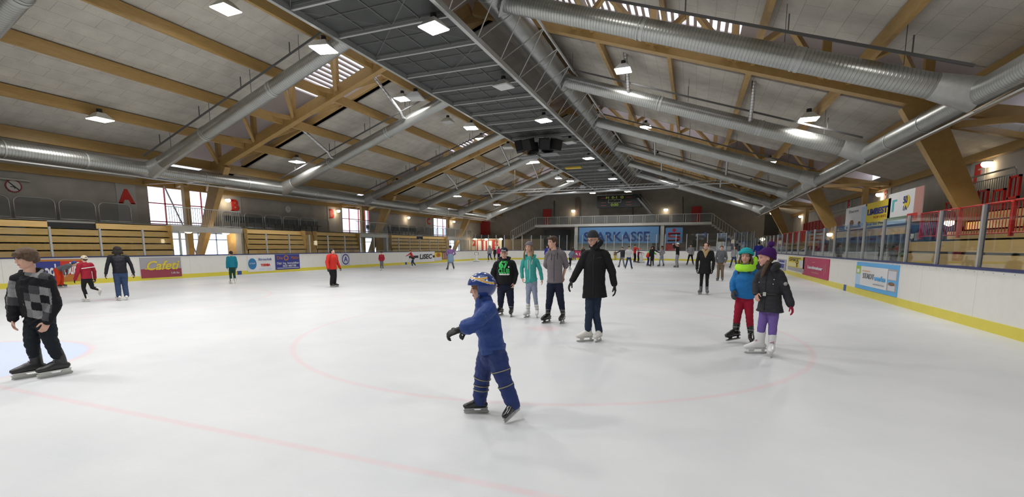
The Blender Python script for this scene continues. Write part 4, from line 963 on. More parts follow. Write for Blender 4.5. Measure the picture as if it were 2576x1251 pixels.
# three banners above the raised stand
banner(((2130, 526), (2177, 572)), 7.6, W_, 'white picture banner hanging left of the yellow one on the right stand', [('t', 'Therme', -.1, .3, .2, G_, .5), ('r', .3, -.4, .5, .4, PB), ('e', -.15, -.25, .1, .16, BR), ('e', .22, -.3, .06, .1, BR), ('r', -.4, -.48, .3, -.38, BR)], th=.015)
banner(((2180, 514), (2237, 565)), 7.6, Y_, 'yellow banner reading LIMBEST on the right stand', [('t', 'LIMBEST', .0, .1, .34, DB, .8, dict(offset=.015)), ('t', 'TOP HITS', .12, -.14, .14, OR, .5), ('t', 'ideal bis Preis', -.02, -.4, .16, DB, .85)], th=.015)
banner(((2238, 490), (2318, 556)), 7.6, W_, 'white banner with logos and a portrait strip, nearest of the three on the right stand', [
    ('r', -.5, -.5, .5, -.28, cm('bannergreen', (.16, .24, .16))), ('r', -.5, -.5, .1, -.38, PB), ('r', .28, -.5, .5, .5, SK), ('r', .12, -.46, .4, -.24, RD), ('r', -.36, -.1, -.3, .28, cm('teal', (.1, .45, .5))), ('r', -.36, .22, -.22, .28, cm('teal', (.1, .45, .5))), ('e', .08, .14, .08, .2, Y_), ('t', '50', .04, .2, .3, DB, .12, dict(offset=.01)), ('t', '1A', .04, -.05, .2, DB, .1)], th=.015)
# ================================================================ PEOPLE
from mathutils.bvhtree import BVHTree
def fabric(name, col, rough=.85, wr=.25, sc=60, spec=.25, coat=0.0, var=.12):
    return mat('cloth_' + name, col, rough, noise_amt=var, nscale=14, bump=wr, bscale=sc, spec=spec, coat=coat)
SKIN = mat('skin', (.62, .36, .27), .5, noise_amt=.06, nscale=20)
SKIN2 = mat('skin_flushed', (.64, .34, .27), .5, noise_amt=.08, nscale=18)
LIP = mat('lips', (.48, .17, .15), .45)
EYEW = mat('eye_white', (.62, .60, .58), .25); IRIS = mat('iris_dark', (.04, .03, .025), .2)
def hair_mat(name, c):
    return wood_mat('hair_' + name, tuple(v * .35 for v in c), tuple(min(1, v * .75) for v in c), (26, 26, 3), .75)
HB = hair_mat('brown', (.10, .055, .03)); HD = hair_mat('dark', (.03, .018, .012)); HL = hair_mat('light_brown', (.15, .085, .045)); HBL = hair_mat('blond', (.42, .28, .14)); HDB = hair_mat('dark_blond', (.24, .14, .07)); HG = hair_mat('ginger', (.30, .13, .05))

def rod(mb, pts, rads, side=None, n=14, caps=True, flat=False):
    """closed tube with elliptical sections; rads: (a along side, b across)"""
    pts = [Vector(p) for p in pts]; rads = [(r, r) if isinstance(r, (int, float)) else r for r in rads]
    P, Rr = [], []
    # densify with catmull-rom style smoothing
    m = len(pts)
    for i in range(m - 1):
        p0 = pts[max(i - 1, 0)]; p1 = pts[i]; p2 = pts[i + 1]; p3 = pts[min(i + 2, m - 1)]
        k = 4 if m > 2 else 1
        for q in range(k):
            t = q / k; a = p1 * 2; b = (p2 - p0) * t; c = (p0 * 2 - p1 * 5 + p2 * 4 - p3) * t * t; d = (p1 * 3 - p0 - p2 * 3 + p3) * t * t * t
            P.append((a + b + c + d) * .5); Rr.append((rads[i][0] * (1 - t) + rads[i + 1][0] * t, rads[i][1] * (1 - t) + rads[i + 1][1] * t))
    P.append(pts[-1]); Rr.append(rads[-1])
    if caps:
        d0 = (P[0] - P[1]).normalized(); d1 = (P[-1] - P[-2]).normalized()
        r0, r1 = Rr[0], Rr[-1]; h0 = min(r0); h1 = min(r1)
        pre = [(P[0] + d0 * h0 * math.sin(a), (r0[0] * math.cos(a), r0[1] * math.cos(a))) for a in (1.4, 1.0, .5)]
        post = [(P[-1] + d1 * h1 * math.sin(a), (r1[0] * math.cos(a), r1[1] * math.cos(a))) for a in (.5, 1.0, 1.4)]
        if flat: post = [(P[-1] + d1 * .006, (r1[0] * .985, r1[1] * .985))]
        P = [p for p, _ in pre] + P + [p for p, _ in post]; Rr = [r for _, r in pre] + Rr + [r for _, r in post]
    vs, fs = [], []
    sd = Vector(side) if side is not None else None; last = None
    for i, p in enumerate(P):
        t = (P[min(i + 1, len(P) - 1)] - P[max(i - 1, 0)]).normalized()
        s0 = sd if sd is not None else (last if last is not None else (Vector((1, 0, 0)) if abs(t.x) < .9 else Vector((0, 1, 0))))
        s0 = s0 - t * s0.dot(t)
        if s0.length < 1e-4: s0 = t.orthogonal()
        s0.normalize(); last = s0; u = t.cross(s0)
        for k in range(n):
            a = 2 * PI * k / n; vs.append(p + s0 * (math.cos(a) * Rr[i][0]) + u * (math.sin(a) * Rr[i][1]))
    L = len(P)
    for i in range(L - 1):
        for k in range(n): fs.append((i * n + k, i * n + (k + 1) % n, (i + 1) * n + (k + 1) % n, (i + 1) * n + k))
    fs.append(tuple(range(n - 1, -1, -1))); fs.append(tuple((L - 1) * n + k for k in range(n)))
    mb.add(vs, fs)
def ball(mb, c, r, fr=None, n=14, m=9):
    """ellipsoid, radii r along frame fr=(x,y,z axes)"""
    c = Vector(c); X, Y, Z = fr or (Vector((1, 0, 0)), Vector((0, 1, 0)), Vector((0, 0, 1)))
    r = (r, r, r) if isinstance(r, (int, float)) else r; vs = [c + Z * r[2]]; fs = []
    for i in range(1, m):
        a = PI * i / m
        for k in range(n):
            b = 2 * PI * k / n; vs.append(c + X * (r[0] * math.sin(a) * math.cos(b)) + Y * (r[1] * math.sin(a) * math.sin(b)) + Z * (r[2] * math.cos(a)))
    vs.append(c - Z * r[2]); e = len(vs) - 1
    for k in range(n):
        j = (k + 1) % n; fs.append((0, 1 + k, 1 + j))
        for i in range(m - 2): fs.append((1 + i * n + k, 1 + (i + 1) * n + k, 1 + (i + 1) * n + j, 1 + i * n + j))
        fs.append((1 + (m - 2) * n + k, e, 1 + (m - 2) * n + j))
    mb.add(vs, fs)
def fused(mb, name, mats, voxel, smooth=3, wrinkle=0.0, freq=14.0, paint=None, seed=0.0):
    """fuse overlapping closed volumes into one continuous skin"""
    me = mb.mesh(name, mats); o = bpy.data.objects.new(name, me); C.objects.link(o)
    md = o.modifiers.new('r', 'REMESH'); md.mode = 'VOXEL'; md.voxel_size = voxel
    dg = bpy.context.evaluated_depsgraph_get(); dg.update()
    out = bpy.data.meshes.new_from_object(o.evaluated_get(dg)); bpy.data.objects.remove(o); bpy.data.meshes.remove(me)
    nv = len(out.vertices); co = np.empty(nv * 3, np.float32); out.vertices.foreach_get('co', co); co = co.reshape(-1, 3)
    ne = len(out.edges); ed = np.empty(ne * 2, np.int32); out.edges.foreach_get('vertices', ed); ed = ed.reshape(-1, 2)
    deg = np.bincount(ed.ravel(), minlength=nv).astype(np.float32)[:, None]; deg[deg == 0] = 1
    for it in range(smooth * 2):
        acc = np.zeros_like(co)
        for d in range(3):
            acc[:, d] = np.bincount(ed[:, 0], co[ed[:, 1], d], nv) + np.bincount(ed[:, 1], co[ed[:, 0], d], nv)
        lam = .55 if it % 2 == 0 else -.45
        co = co + lam * (acc / deg - co)
    out.vertices.foreach_set('co', co.ravel()); out.update()
    if wrinkle:
        nr = np.empty(nv * 3, np.float32); out.vertices.foreach_get('normal', nr); nr = nr.reshape(-1, 3)
        f = np.fromiter((noise.noise(Vector((x * freq * .8 + seed, y * freq * .8, z * freq * 1.5))) + .5 * noise.noise(Vector((x * freq * 2.1, y * freq * 2.1 + seed, z * freq * 3.3))) for x, y, z in co.tolist()), np.float32, nv)
        co = co + nr * (f * wrinkle)[:, None]; out.vertices.foreach_set('co', co.ravel())
    out.materials.clear()
    for m in (mats if isinstance(mats, (list, tuple)) else [mats]): out.materials.append(m)
    nf = len(out.polygons); out.polygons.foreach_set('use_smooth', [True] * nf)
    if paint:
        ce = np.empty(nf * 3, np.float32); out.polygons.foreach_get('center', ce)
        out.polygons.foreach_set('material_index', paint(ce.reshape(-1, 3)).astype(np.int32))
    else: out.polygons.foreach_set('material_index', np.zeros(nf, np.int32))
    out.update(); return out

class Fig:
    pass
class Person:
    """a figure given by its joints: (u right of the base, z up, w towards the viewer), metres"""
    def __init__(s, B, label, q, group=None):
        s.B = Vector((B.x, B.y, 0)); s.q = q; s.label = label
        s.ew = Vector((CAM.x - B.x, CAM.y - B.y, 0)).normalized(); s.eu = Vector((0, 0, 1)).cross(s.ew)
        s.J = {}; s.body = None
    def px(s, x, y, w=0.0):
        r = ray(x, y); t = ((s.B - CAM).dot(s.ew) + w) / r.dot(s.ew); return CAM + r * t
    def loc(s, u, z, w=0.0): return s.B + s.eu * u + s.ew * w + Vector((0, 0, z))
    def vec(s, u, z, w): return (s.eu * u + s.ew * w + Vector((0, 0, z)))
    def kid(s, name, me, label=None, parent=None):
        par = parent or s.body; me.transform(Matrix.Translation(-s.B)); me.name = name
        o = bpy.data.objects.new(name, me); C.objects.link(o); o.parent = par
        if label: o['label'] = label
        return o
    def head(s, C0, f, up, hh, q, hair=None, skin=None):
        f = f.normalized(); up = (up - f * up.dot(f)).normalized(); r = f.cross(up); s.H = (C0, r, f, up, hh)
    def hp(s, x, y, z): C0, r, f, u, hh = s.H; return C0 + (r * x + f * y + u * z) * hh
    def hball(s, mb, c, rad, n=14, m=9): C0, r, f, u, hh = s.H; ball(mb, s.hp(*c), tuple(k * hh for k in rad), (r, f, u), n, m)
    def hrod(s, mb, pts, rads, **k): hh = s.H[4]; rod(mb, [s.hp(*p) for p in pts], [(a * hh, b * hh) if not isinstance(a, tuple) else a for a, b in rads], **k)
    def build_body(s, gender=0, g=1.0, fem=0, bare=(), skin=None, handA=True, handB=True, curl=.5):
        J = s.J; mb = MB(); hh = s.H[4]; sd = (J['shB'] - J['shA']).normalized()
        near = s.q <= .0065
        # head
        s.hball(mb, (0, -.06, .13), (.335, .415, .365), 20, 14); s.hball(mb, (0, .06, -.10), (.275, .30, .36), 20, 14)
        s.hball(mb, (0, .20, -.375), (.125, .12, .105)); s.hball(mb, (0, .05, -.27), (.215, .25, .17))
        if near:
            s.hball(mb, (0, .29, .085), (.20, .065, .045)); s.hrod(mb, [(0, .33, .05), (0, .375, -.06), (0, .405, -.135)], [(.034, .04), (.038, .042), (.048, .042)])
            for x in (-1, 1):
                s.hball(mb, (x * .046, .37, -.145), (.034, .036, .03)); s.hball(mb, (x * .155, .255, -.10), (.09, .08, .09)); s.hball(mb, (x * .335, -.02, -.03), (.04, .085, .115))
            s.hball(mb, (0, .335, -.245), (.085, .035, .024)); s.hball(mb, (0, .33, -.283), (.07, .036, .027))
        else:
            s.hball(mb, (0, .40, -.08), (.05, .07, .10))
            for x in (-1, 1): s.hball(mb, (x * .335, -.02, -.03), (.04, .085, .115))
        # neck and trunk
        nb = s.hp(0, -.08, -.30)
        rod(mb, [nb, J['neck'], J['neck'] * .6 + J['chest'] * .4], [(.052 * g, .055 * g), (.062 * g, .06 * g), (.10 * g, .07 * g)], side=sd)
        rod(mb, [J['neck'] * .7 + J['chest'] * .3, J['chest'], J['waist'], J['pelvis']], [(.10 * g, .06 * g), (.135 * g, .09 * g), (.115 * g, .08 * g), (.13 * g, .09 * g)], side=sd)
        for c in 'AB':
            sh, el, wr = J['sh' + c], J['el' + c], J['wr' + c]
            rod(mb, [sh * .8 + J['chest'] * .2, sh, sh * .5 + el * .5, el], [.045 * g, .045 * g, .036 * g, .031 * g]); rod(mb, [el, el * .6 + wr * .4, wr], [.031 * g, .033 * g, .022 * g])
            hp_, kn, an = J['hip' + c], J['kn' + c], J['an' + c]
            rod(mb, [hp_, hp_ * .5 + kn * .5, kn], [.07 * g, .06 * g, .045 * g]); rod(mb, [kn, kn * .6 + an * .4, an], [.044 * g, .043 * g, .032 * g])
            td = s.foot[c][0]; rod(mb, [an + Vector((0, 0, .01)), an + td * .01 * g - Vector((0, 0, .03 * g))], [.026 * g, .02 * g])
            if c in s.gloved: rod(mb, [wr, wr + (wr - el).normalized() * .05 * g], [.018 * g, .016 * g])
            else: s.hand(mb, c, g, curl, near)
        C0, r, f, u, H_ = s.H; inv = Matrix((r, f, u))
        def paint(ce):
            d = (ce - np.array(C0)) / H_; L = d @ np.array([r, f, u]).T
            return ((np.abs(L[:, 0]) < .088) & (L[:, 1] > .30) & (L[:, 2] > -.30) & (L[:, 2] < -.235)).astype(int)
        me = fused(mb, 'person', [skin or SKIN, LIP], s.q if near else s.q, 2, paint=paint if near else None)
        me.transform(Matrix.Translation(-s.B)); o = bpy.data.objects.new('person', me); C.objects.link(o); o.location = s.B; s.body = o
        tag(o, s.label, 'person')
        # eyes and brows
        if s.q <= .013:
            for x in (-1, 1):
                e = MB(); s.hball(e, (x * .13, .318, .005), (.052, .03, .024)); o1 = s.kid('eye', e.mesh('eye', EYEW, True))
                e = MB(); s.hball(e, (x * .13, .338, .003), (.022, .014, .022)); s.kid('iris', e.mesh('iris', IRIS, True), parent=o1)
                e = MB(); s.hrod(e, [(x * .08, .335, .03), (x * .13, .350, .036), (x * .185, .315, .02)], [(.006, .006), (.008, .008), (.005, .005)], n=6); s.kid('eyelash', e.mesh('eyelash', IRIS, True), parent=o1)
                e = MB(); s.hrod(e, [(x * .065, .352, .085), (x * .13, .350, .108), (x * .2, .30, .085)], [(.008, .012), (.009, .014), (.005, .008)], n=6); s.kid('eyebrow', e.mesh('eyebrow', s.hairm, True))
        return o
    def hand(s, mb, c, g, curl, fingers=True):
        J = s.J; wr = J['wr' + c]; d = s.hdir[c].normalized() if c in s.hdir else (wr - J['el' + c]).normalized()
        pn = s.palm.get(c) if c in s.palm else (s.J['pelvis'] - wr)
        pn = pn - d * pn.dot(d); pn = pn.normalized() if pn.length > 1e-4 else d.orthogonal().normalized()
        wd = d.cross(pn)                         # across the palm
        fwd_ = s.bf; tside = 1 if wd.dot(fwd_) > 0 else -1   # thumb towards the front
        L = .088 * g; W = .04 * g
        rod(mb, [wr - d * .01, wr + d * L * .5, wr + d * L], [(.027 * g, .02 * g), (W, .016 * g), (W, .014 * g)], side=wd)
        cu = s.curl.get(c, curl)
        for k, (o_, ln) in enumerate(((-.031, .9), (-.0105, 1.03), (.0105, 1.0), (.031, .8))):
            if tside > 0: o_ = -o_
            p = wr + d * L * .96 + wd * (o_ * g); a = 0; pts = [p]
            for seg, l in enumerate((.036, .025, .02)):
                a += cu * (.55 if seg == 0 else .75); dd = d * math.cos(a) + pn * math.sin(a); p = p + dd * (l * ln * g); pts.append(p)
            rr = .0088 * g if fingers else .0105 * g
            rod(mb, pts, [rr, rr * .95, rr * .9, rr * .8], n=8)
        p = wr + d * L * .32 + wd * (W * .8 * tside); t1 = (d * .75 + wd * tside * .65 + pn * .25).normalized(); t2 = (d * .9 + wd * tside * .2 + pn * (.2 + .5 * cu)).normalized()
        rod(mb, [p - wd * tside * .015 * g, p + t1 * .034 * g, p + t1 * .034 * g + t2 * .03 * g, p + t1 * .034 * g + t2 * .052 * g], [.0125 * g, .0115 * g, .0105 * g, .009 * g], n=8)
    def glove(s, c, m, g=1.0, cuff=.06, label=None):
        mb = MB(); J = s.J; s.hand(mb, c, g * 1.22, .5); wr = J['wr' + c]; d = (wr - J['el' + c]).normalized()
        rod(mb, [wr - d * cuff, wr, wr + d * .02], [.036 * g, .034 * g, .034 * g])
        s.kid('glove', fused(mb, 'glove', m, max(.0045, s.q * .85), 1, .0015, 40), label)
    def jacket(s, m, hem, prof=None, sleeve=(.068, .058, .046), q=None, wr=.006, paint=None, mats=None, name='jacket', hood=None, collar=.0, gA=1, gB=1, label=None, cuffpt=1.0, flare=1.06, shw=.0):
        J = s.J; mb = MB(); sd = (J['shB'] - J['shA']).normalized(); half = (J['shB'] - J['shA']).length / 2
        top = J['neck'] + Vector((0, 0, -.015)); prof = prof or (.105, .185, .175, .18, .19)
        dep = getattr(s, 'depth', .125)
        rod(mb, [top, J['neck'] * .55 + J['chest'] * .45, J['chest'], J['waist'], J['pelvis'], hem],
            [(prof[0] * .75, .07), (half * .98 + shw, dep * .80), (max(prof[1], half * .96), dep), (prof[2], dep * .95), (prof[3], dep), (prof[4] * flare, dep * flare)], side=sd, n=24, flat=True)
        for c in 'AB':
            sh, el, wr_ = J['sh' + c], J['el' + c], J['wr' + c]; wq = el.lerp(wr_, cuffpt)
            rod(mb, [J['neck'] * .5 + sh * .5 + Vector((0, 0, -.03)), sh, sh.lerp(el, .5), el], [sleeve[0] * .9, sleeve[0], sleeve[0] * .95, sleeve[1]])
            rod(mb, [el, el.lerp(wq, .5), wq], [sleeve[1], (sleeve[1] + sleeve[2]) / 2, sleeve[2]])
        if collar: rod(mb, [J['neck'] + Vector((0, 0, -.03)), s.hp(0, -.08, -.52 + collar)], [(.085, .085), (.078, .08)], side=sd)
        if hood == 'down':
            b = -s.bf
            ball(mb, J['neck'] + b * .085 + Vector((0, 0, -.015)), (.125, .075, .07), (sd, b, Vector((0, 0, 1))))
            n_ = J['neck']
            pts = [n_ + sd * (.115 * math.cos(a)) + s.bf * (-.02 - .075 * math.sin(a) if a < PI else -.02) + Vector((0, 0, .02 + .03 * math.sin(a))) for a in np.linspace(0, PI, 7)]
            rod(mb, [n_ + s.bf * .085 + sd * .02 + Vector((0, 0, -.075))] + pts + [n_ + s.bf * .085 - sd * .02 + Vector((0, 0, -.075))], [.026] * 9)
        # open the hem: cut it flat
        me = fused(mb, name, mats or m, q or s.q * 1.15, 2, wr, 11, paint, seed=s.B.x * 3)
        s.jbvh = BVHTree.FromPolygons([v.co.copy() for v in me.vertices], [tuple(p.vertices) for p in me.polygons])
        return s.kid(name, me, label)
    def trousers(s, m, rad=(.092, .066, .058), top=None, q=None, wr=.006, name='trousers', shin=1.0, paint=None, mats=None, label=None, hipw=None):
        hipw = hipw or (.145, s.depth * .84); J = s.J; mb = MB(); sd = (J['hipB'] - J['hipA']); sd = (J['shB'] - J['shA']).normalized() if sd.length < .02 else sd.normalized()
        up = (J['waist'] - J['pelvis']).normalized()
        rod(mb, [J['pelvis'] + up * .09, J['pelvis'], J['pelvis'] - up * .07], [(hipw[0] * .9, hipw[1] * .9), hipw, (hipw[0] * .93, hipw[1] * .95)], side=(J['shB'] - J['shA']).normalized(), n=20)
        for c in 'AB':
            hp_, kn, an = J['hip' + c], J['kn' + c], J['an' + c]; end = kn.lerp(an, shin)
            rod(mb, [hp_, hp_.lerp(kn, .5), kn], [rad[0], (rad[0] + rad[1]) / 2 + .004, rad[1]]); rod(mb, [kn, kn.lerp(end, .4), end], [rad[1], rad[1] * .97, rad[2]])
        s.tb = rad
        return s.kid(name, fused(mb, name, mats or m, q or s.q * 1.15, 2, wr, 13, paint, seed=s.B.y), label)
    def leg_ring(s, c, t, r, m, upper=True, name='seam_piping'):
        r = r + (.006 if upper else .001)
        J = s.J; a, b = (J['hip' + c], J['kn' + c]) if upper else (J['kn' + c], J['an' + c]); p = a.lerp(b, t); d = (b - a).normalized(); x = d.orthogonal().normalized(); y = d.cross(x)
        mb = MB(); mb.tube([p + x * r * math.cos(k * PI / 10) + y * r * math.sin(k * PI / 10) for k in range(21)], .0045, 6, False); s.kid(name, mb.mesh(name, m, True))
    def skates(s, kind, bm, blm, size=1.0, lace=None, label=None, shaft=.15):
        for c in 'AB':
            td, gz = s.foot[c]; td = td.normalized(); up = Vector((0, 0, 1)); up = (up - td * up.dot(td)).normalized(); sd = td.cross(up); an = s.J['an' + c]
            k = size; o = an - up * (.155 * k)
            if gz is not None: o = o + Vector((0, 0, gz - o.z)) if abs(td.z) < .12 else o
            P = lambda t, z, x=0.0: o + td * (t * k) + up * (z * k) + sd * (x * k)
            mb = MB(); shin = (s.J['kn' + c] - an).normalized()
            top = an + shin * shaft * k * .75 - td * .006 * k
            rod(mb, [top, an + shin * .02 * k - td * .01 * k, P(-.02, .13)], [(.054 * k, .062 * k), (.046 * k, .058 * k), (.040 * k, .052 * k)], side=sd)
            rod(mb, [P(-.06, .112), P(-.02, .122), P(.05, .13), P(.11, .115), P(.165, .104), P(.195, .100)], [(.038 * k, .038 * k), (.044 * k, .052 * k), (.047 * k, .056 * k), (.049 * k, .044 * k), (.044 * k, .034 * k), (.032 * k, .026 * k)], side=sd)
            boot = s.kid('skate', fused(mb, 'skate', bm, max(.005, s.q * .9), 1), label)
            bl = MB(); ext = lambda poly, h: bl.prism([(a, b) for a, b in poly], -h, h, lambda a, b, w: P(a, b, w))
            if kind == 'hockey':
                ext([(-.095, .075), (.205, .075), (.20, .062), (-.09, .062)], .03)
                ext([(-.10, .028), (.205, .028), (.215, .045), (.17, .064), (.10, .064), (.07, .038), (.0, .036), (-.02, .064), (-.09, .064)], .011)
            else:
                ext([(-.095, .078), (.20, .078), (.195, .062), (-.09, .066)], .026)
                ext([(-.08, .068), (-.03, .066), (-.04, .022), (-.075, .022)], .005); ext([(.06, .066), (.15, .066), (.14, .022), (.08, .022)], .005)
                ext([(-.08, .03), (.17, .03), (.17, .018), (-.08, .018)], .006)
            s.kid('blade_holder', bl.mesh('blade_holder', blm), parent=boot)
            bl = MB(); ext([(-.115, .012), (-.10, 0), (.18, 0), (.215, .012), (.20, .028), (-.11, .028)], .002); s.kid('blade', bl.mesh('blade', GALV), parent=boot)
            if lace:
                bl = MB(); z = .20
                for j in range(6):
                    a = P(.048 - .0 * j + max(0, (.19 - z)) * .9, z, -.024); b = P(.048 + max(0, (.175 - z)) * .9, z - .015, .024); bl.tube([a, a.lerp(b, .5) + td * .012, b], .0045, 5); z -= .019
                s.kid('laces', bl.mesh('laces', lace, True), parent=boot)
            if kind == 'rental' and not lace:
                bl = MB()
                for q_, rt, rs in ((.075, .062, .056), (.01, .066, .050)):
                    cc = an + shin * q_ * k - td * .006 * k; bl.tube([cc + td * (rt * k * math.cos(w_)) + sd * (rs * k * math.sin(w_)) for w_ in np.linspace(0, 2 * PI, 17)], .0042, 6, False)
                s.kid('buckle_strap', bl.mesh('buckle_strap', GALV, True), parent=boot)
    def cap_hair(s, m, kind='short', q=None):
        mb = MB()
        if kind == 'short':
            s.hball(mb, (0, -.10, .17), (.365, .43, .375), 20, 12); s.hball(mb, (0, -.28, -.02), (.30, .25, .24)); s.hball(mb, (-.05, .22, .33), (.25, .19, .13)); s.hball(mb, (.12, .20, .33), (.2, .18, .12))
            for x in (-1, 1): s.hball(mb, (x * .30, .02, .1), (.075, .2, .15))
        elif kind == 'fringe':
            s.hball(mb, (0, -.08, .18), (.39, .46, .385), 20, 12); s.hball(mb, (0, -.28, -.04), (.32, .27, .26)); s.hball(mb, (0, .27, .27), (.27, .14, .13))
            for x in (-1, 1): s.hball(mb, (x * .32, .0, .04), (.08, .22, .18)); s.hball(mb, (x * .16, .33, .20), (.12, .07, .07))
        elif kind == 'long':
            s.hball(mb, (0, -.10, .14), (.37, .43, .38), 20, 12)
            for x in (-1, 1):
                s.hrod(mb, [(x * .33, .02, .10), (x * .40, .02, -.2), (x * .44, .14, -.55), (x * .42, .28, -.95), (x * .38, .30, -1.25)], [(.05, .12), (.07, .13), (.09, .10), (.08, .07), (.03, .03)])
                s.hrod(mb, [(x * .16, -.3, .0), (x * .2, -.36, -.5), (x * .2, -.3, -.95)], [(.2, .14), (.2, .12), (.1, .06)])
        elif kind == 'bob':
            s.hball(mb, (0, -.10, .15), (.47, .50, .42), 20, 12); s.hball(mb, (0, -.22, -.18), (.56, .36, .40)); s.hball(mb, (.42, -.1, -.35), (.2, .2, .18)); s.hball(mb, (-.45, -.1, -.32), (.2, .2, .18)); s.hball(mb, (-.3, -.3, -.5), (.15, .12, .15))
        elif kind == 'bun':
            s.hball(mb, (0, -.10, .15), (.36, .42, .375), 20, 12); s.hball(mb, (0, -.50, .05), (.16, .16, .16))
            for x in (-1, 1): s.hball(mb, (x * .28, .03, .1), (.085, .2, .18))
        elif kind == 'nape':
            s.hball(mb, (0, -.26, -.08), (.31, .22, .22))
            for x in (-1, 1): s.hball(mb, (x * .28, -.06, .04), (.055, .13, .13))
        return s.kid('hair', fused(mb, 'hair', m, q or max(.006, s.q), 1, .004 if s.q < .01 else 0, 30))
    def beanie(s, m, zb=.14, slope=.22, top=.60, rx=.385, ry=.46, cuff=.05, pom=0, name='knitted_hat', back=0.0, label=None):
        mb = MB(); n = 24; vs = []; fs = []; K = 9
        for i in range(K):
            a = i / (K - 1) * PI * .49; z = zb + (top - zb) * math.sin(a); c = math.cos(a) ** .75
            for k in range(n):
                b = 2 * PI * k / n; y = -.07 - back * math.sin(a) + ry * c * math.sin(b); vs.append(s.hp(rx * c * math.cos(b), y, z + slope * y * (1 - .5 * math.sin(a))))
        for i in range(K - 1):
            for k in range(n): fs.append((i * n + k, i * n + (k + 1) % n, (i + 1) * n + (k + 1) % n, (i + 1) * n + k))
        fs.append(tuple(range(n - 1, -1, -1))); fs.append(tuple((K - 1) * n + k for k in range(n))); mb.add(vs, fs)
        if cuff:
            pts = [s.hp(rx * math.cos(2 * PI * k / n), -.07 + ry * math.sin(2 * PI * k / n), zb + .02 + slope * (-.07 + ry * math.sin(2 * PI * k / n))) for k in range(n + 1)]
            hh = s.H[4]
            for dz in (0, .05, .09): rod(mb, [p + s.H[3] * dz * hh for p in pts], [cuff * .6 * hh] * (n + 1), n=6)
        o = s.kid(name, fused(mb, name, m, max(.0055, s.q), 1, .0015 if s.q < .01 else 0, 60), label)
        if pom:
            b2 = MB(); s.hball(b2, (0, -.12 - back, top + pom * .65), (pom, pom, pom)); s.kid('pompom', fused(b2, 'pompom', m, max(.006, s.q), 0, .008, 50), parent=o)
        return o
    def on_front(s, u0, z, off=.004, frm=None, dirv=None):
        """point on the garment in front: u0 sideways from the body axis, z height"""
        d = dirv or s.bf; sd = Vector((0, 0, 1)).cross(d); mid = s.J['chest']; o = Vector((mid.x, mid.y, z)) + sd * u0 + d * .8
        h = s.jbvh.ray_cast(o, -d); return (h[0] + d * off) if h[0] is not None else None
    def line_front(s, pts, r, m, name='zip', parent=None, off=.003):
        P = [p for p in (s.on_front(u, z, off) for u, z in pts) if p is not None]
        if len(P) > 1: mb = MB(); mb.tube(P, r, 6); s.kid(name, mb.mesh(name, m, True), parent=parent)
    def print_front(s, txt, size, m, u, z, width, parent=None, name='chest_print', **k):
        me = text_mesh(txt, size, depth=0, **k); me.materials.clear(); me.materials.append(m)
        bm = bmesh.new(); bm.from_mesh(me); bmesh.ops.triangulate(bm, faces=bm.faces[:]); bmesh.ops.subdivide_edges(bm, edges=bm.edges[:], cuts=2, use_grid_fill=False); bm.to_mesh(me); bm.free()
        xs = [v.co.x for v in me.vertices]; w0 = max(xs) - min(xs); mid = (max(xs) + min(xs)) / 2
        last = None
        for v in me.vertices:
            p = s.on_front(u + (v.co.x - mid) * width / w0, z + v.co.y, .004); last = p or last; v.co = last
        s.kid(name, me, parent=parent)

EXTRA = {}
def person_px(base, label, J, face, headc, hh, q=.0065, up=(0, 1, 0), hairm=HB, body=0.0, depth=.125, look=None, feet=None, gloved='', hdir={}, palm={}, curl={}):
    """J: joint -> (x, y, w) in photo pixels plus metres towards the viewer. face / body: heading, 0 = to the viewer, +90 = image left"""
    B = onZ(*base); p = Person(B, label, q); p.hairm = hairm; p.depth = depth; p.gloved = gloved
    dirv = lambda a: (p.ew * math.cos(math.radians(a)) - p.eu * math.sin(math.radians(a))).normalized()
    for k, v in J.items(): p.J[k] = p.px(*v)
    if 'chest' not in J: p.J['chest'] = p.J['neck'].lerp(p.J['pelvis'], .33)
    if 'waist' not in J: p.J['waist'] = p.J['neck'].lerp(p.J['pelvis'], .70)
    p.bf = dirv(body); f = dirv(face) + Vector((0, 0, (look or 0)))
    U = p.vec(*up) if len(up) == 3 else Vector((0, 0, 1))
    U = p.eu * up[0] + Vector((0, 0, up[1])) + p.ew * up[2]
    p.head(p.px(*headc), f, U, hh, q)
    p.foot = {}
    for c in 'AB':
        a = (feet or {}).get(c, (body, 0.0)); d = dirv(a[0]); d = (d + Vector((0, 0, a[1]))).normalized(); p.foot[c] = (d, 0.0 if abs(a[1]) < .05 else None)
    p.hdir = {k: p.vec(*v) for k, v in hdir.items()}; p.palm = {k: p.vec(*v) for k, v in palm.items()}; p.curl = curl
    return p
# ---- materials for clothes
F_BLK = fabric('black', (.012, .012, .014)); F_NAVY = fabric('navy', (.012, .016, .035)); F_JEAN = fabric('dark_jeans', (.022, .035, .065), var=.45); F_LJEAN = fabric('pale_jeans', (.27, .31, .42), var=.25)
F_BLUE = fabric('snowsuit_blue', (.018, .055, .24), .55, .3, 30, .4); F_BLUED = fabric('snowsuit_dark', (.012, .030, .15), .55, .3, 30, .4)
F_TEAL = fabric('teal', (.055, .36, .33)); F_GREY = fabric('grey_hoodie', (.17, .15, .165)); F_CHAR = fabric('charcoal', (.028, .028, .033), .7); F_LIL = fabric('lilac', (.17, .11, .36))
F_RTR = fabric('crimson', (.32, .012, .035)); F_AZ = fabric('azure', (.018, .17, .46), .7, var=.2); F_LIME = fabric('lime', (.42, .85, .05)); F_TURQ = fabric('turquoise', (.02, .36, .40)); F_PUR = fabric('purple_knit', (.055, .012, .11))
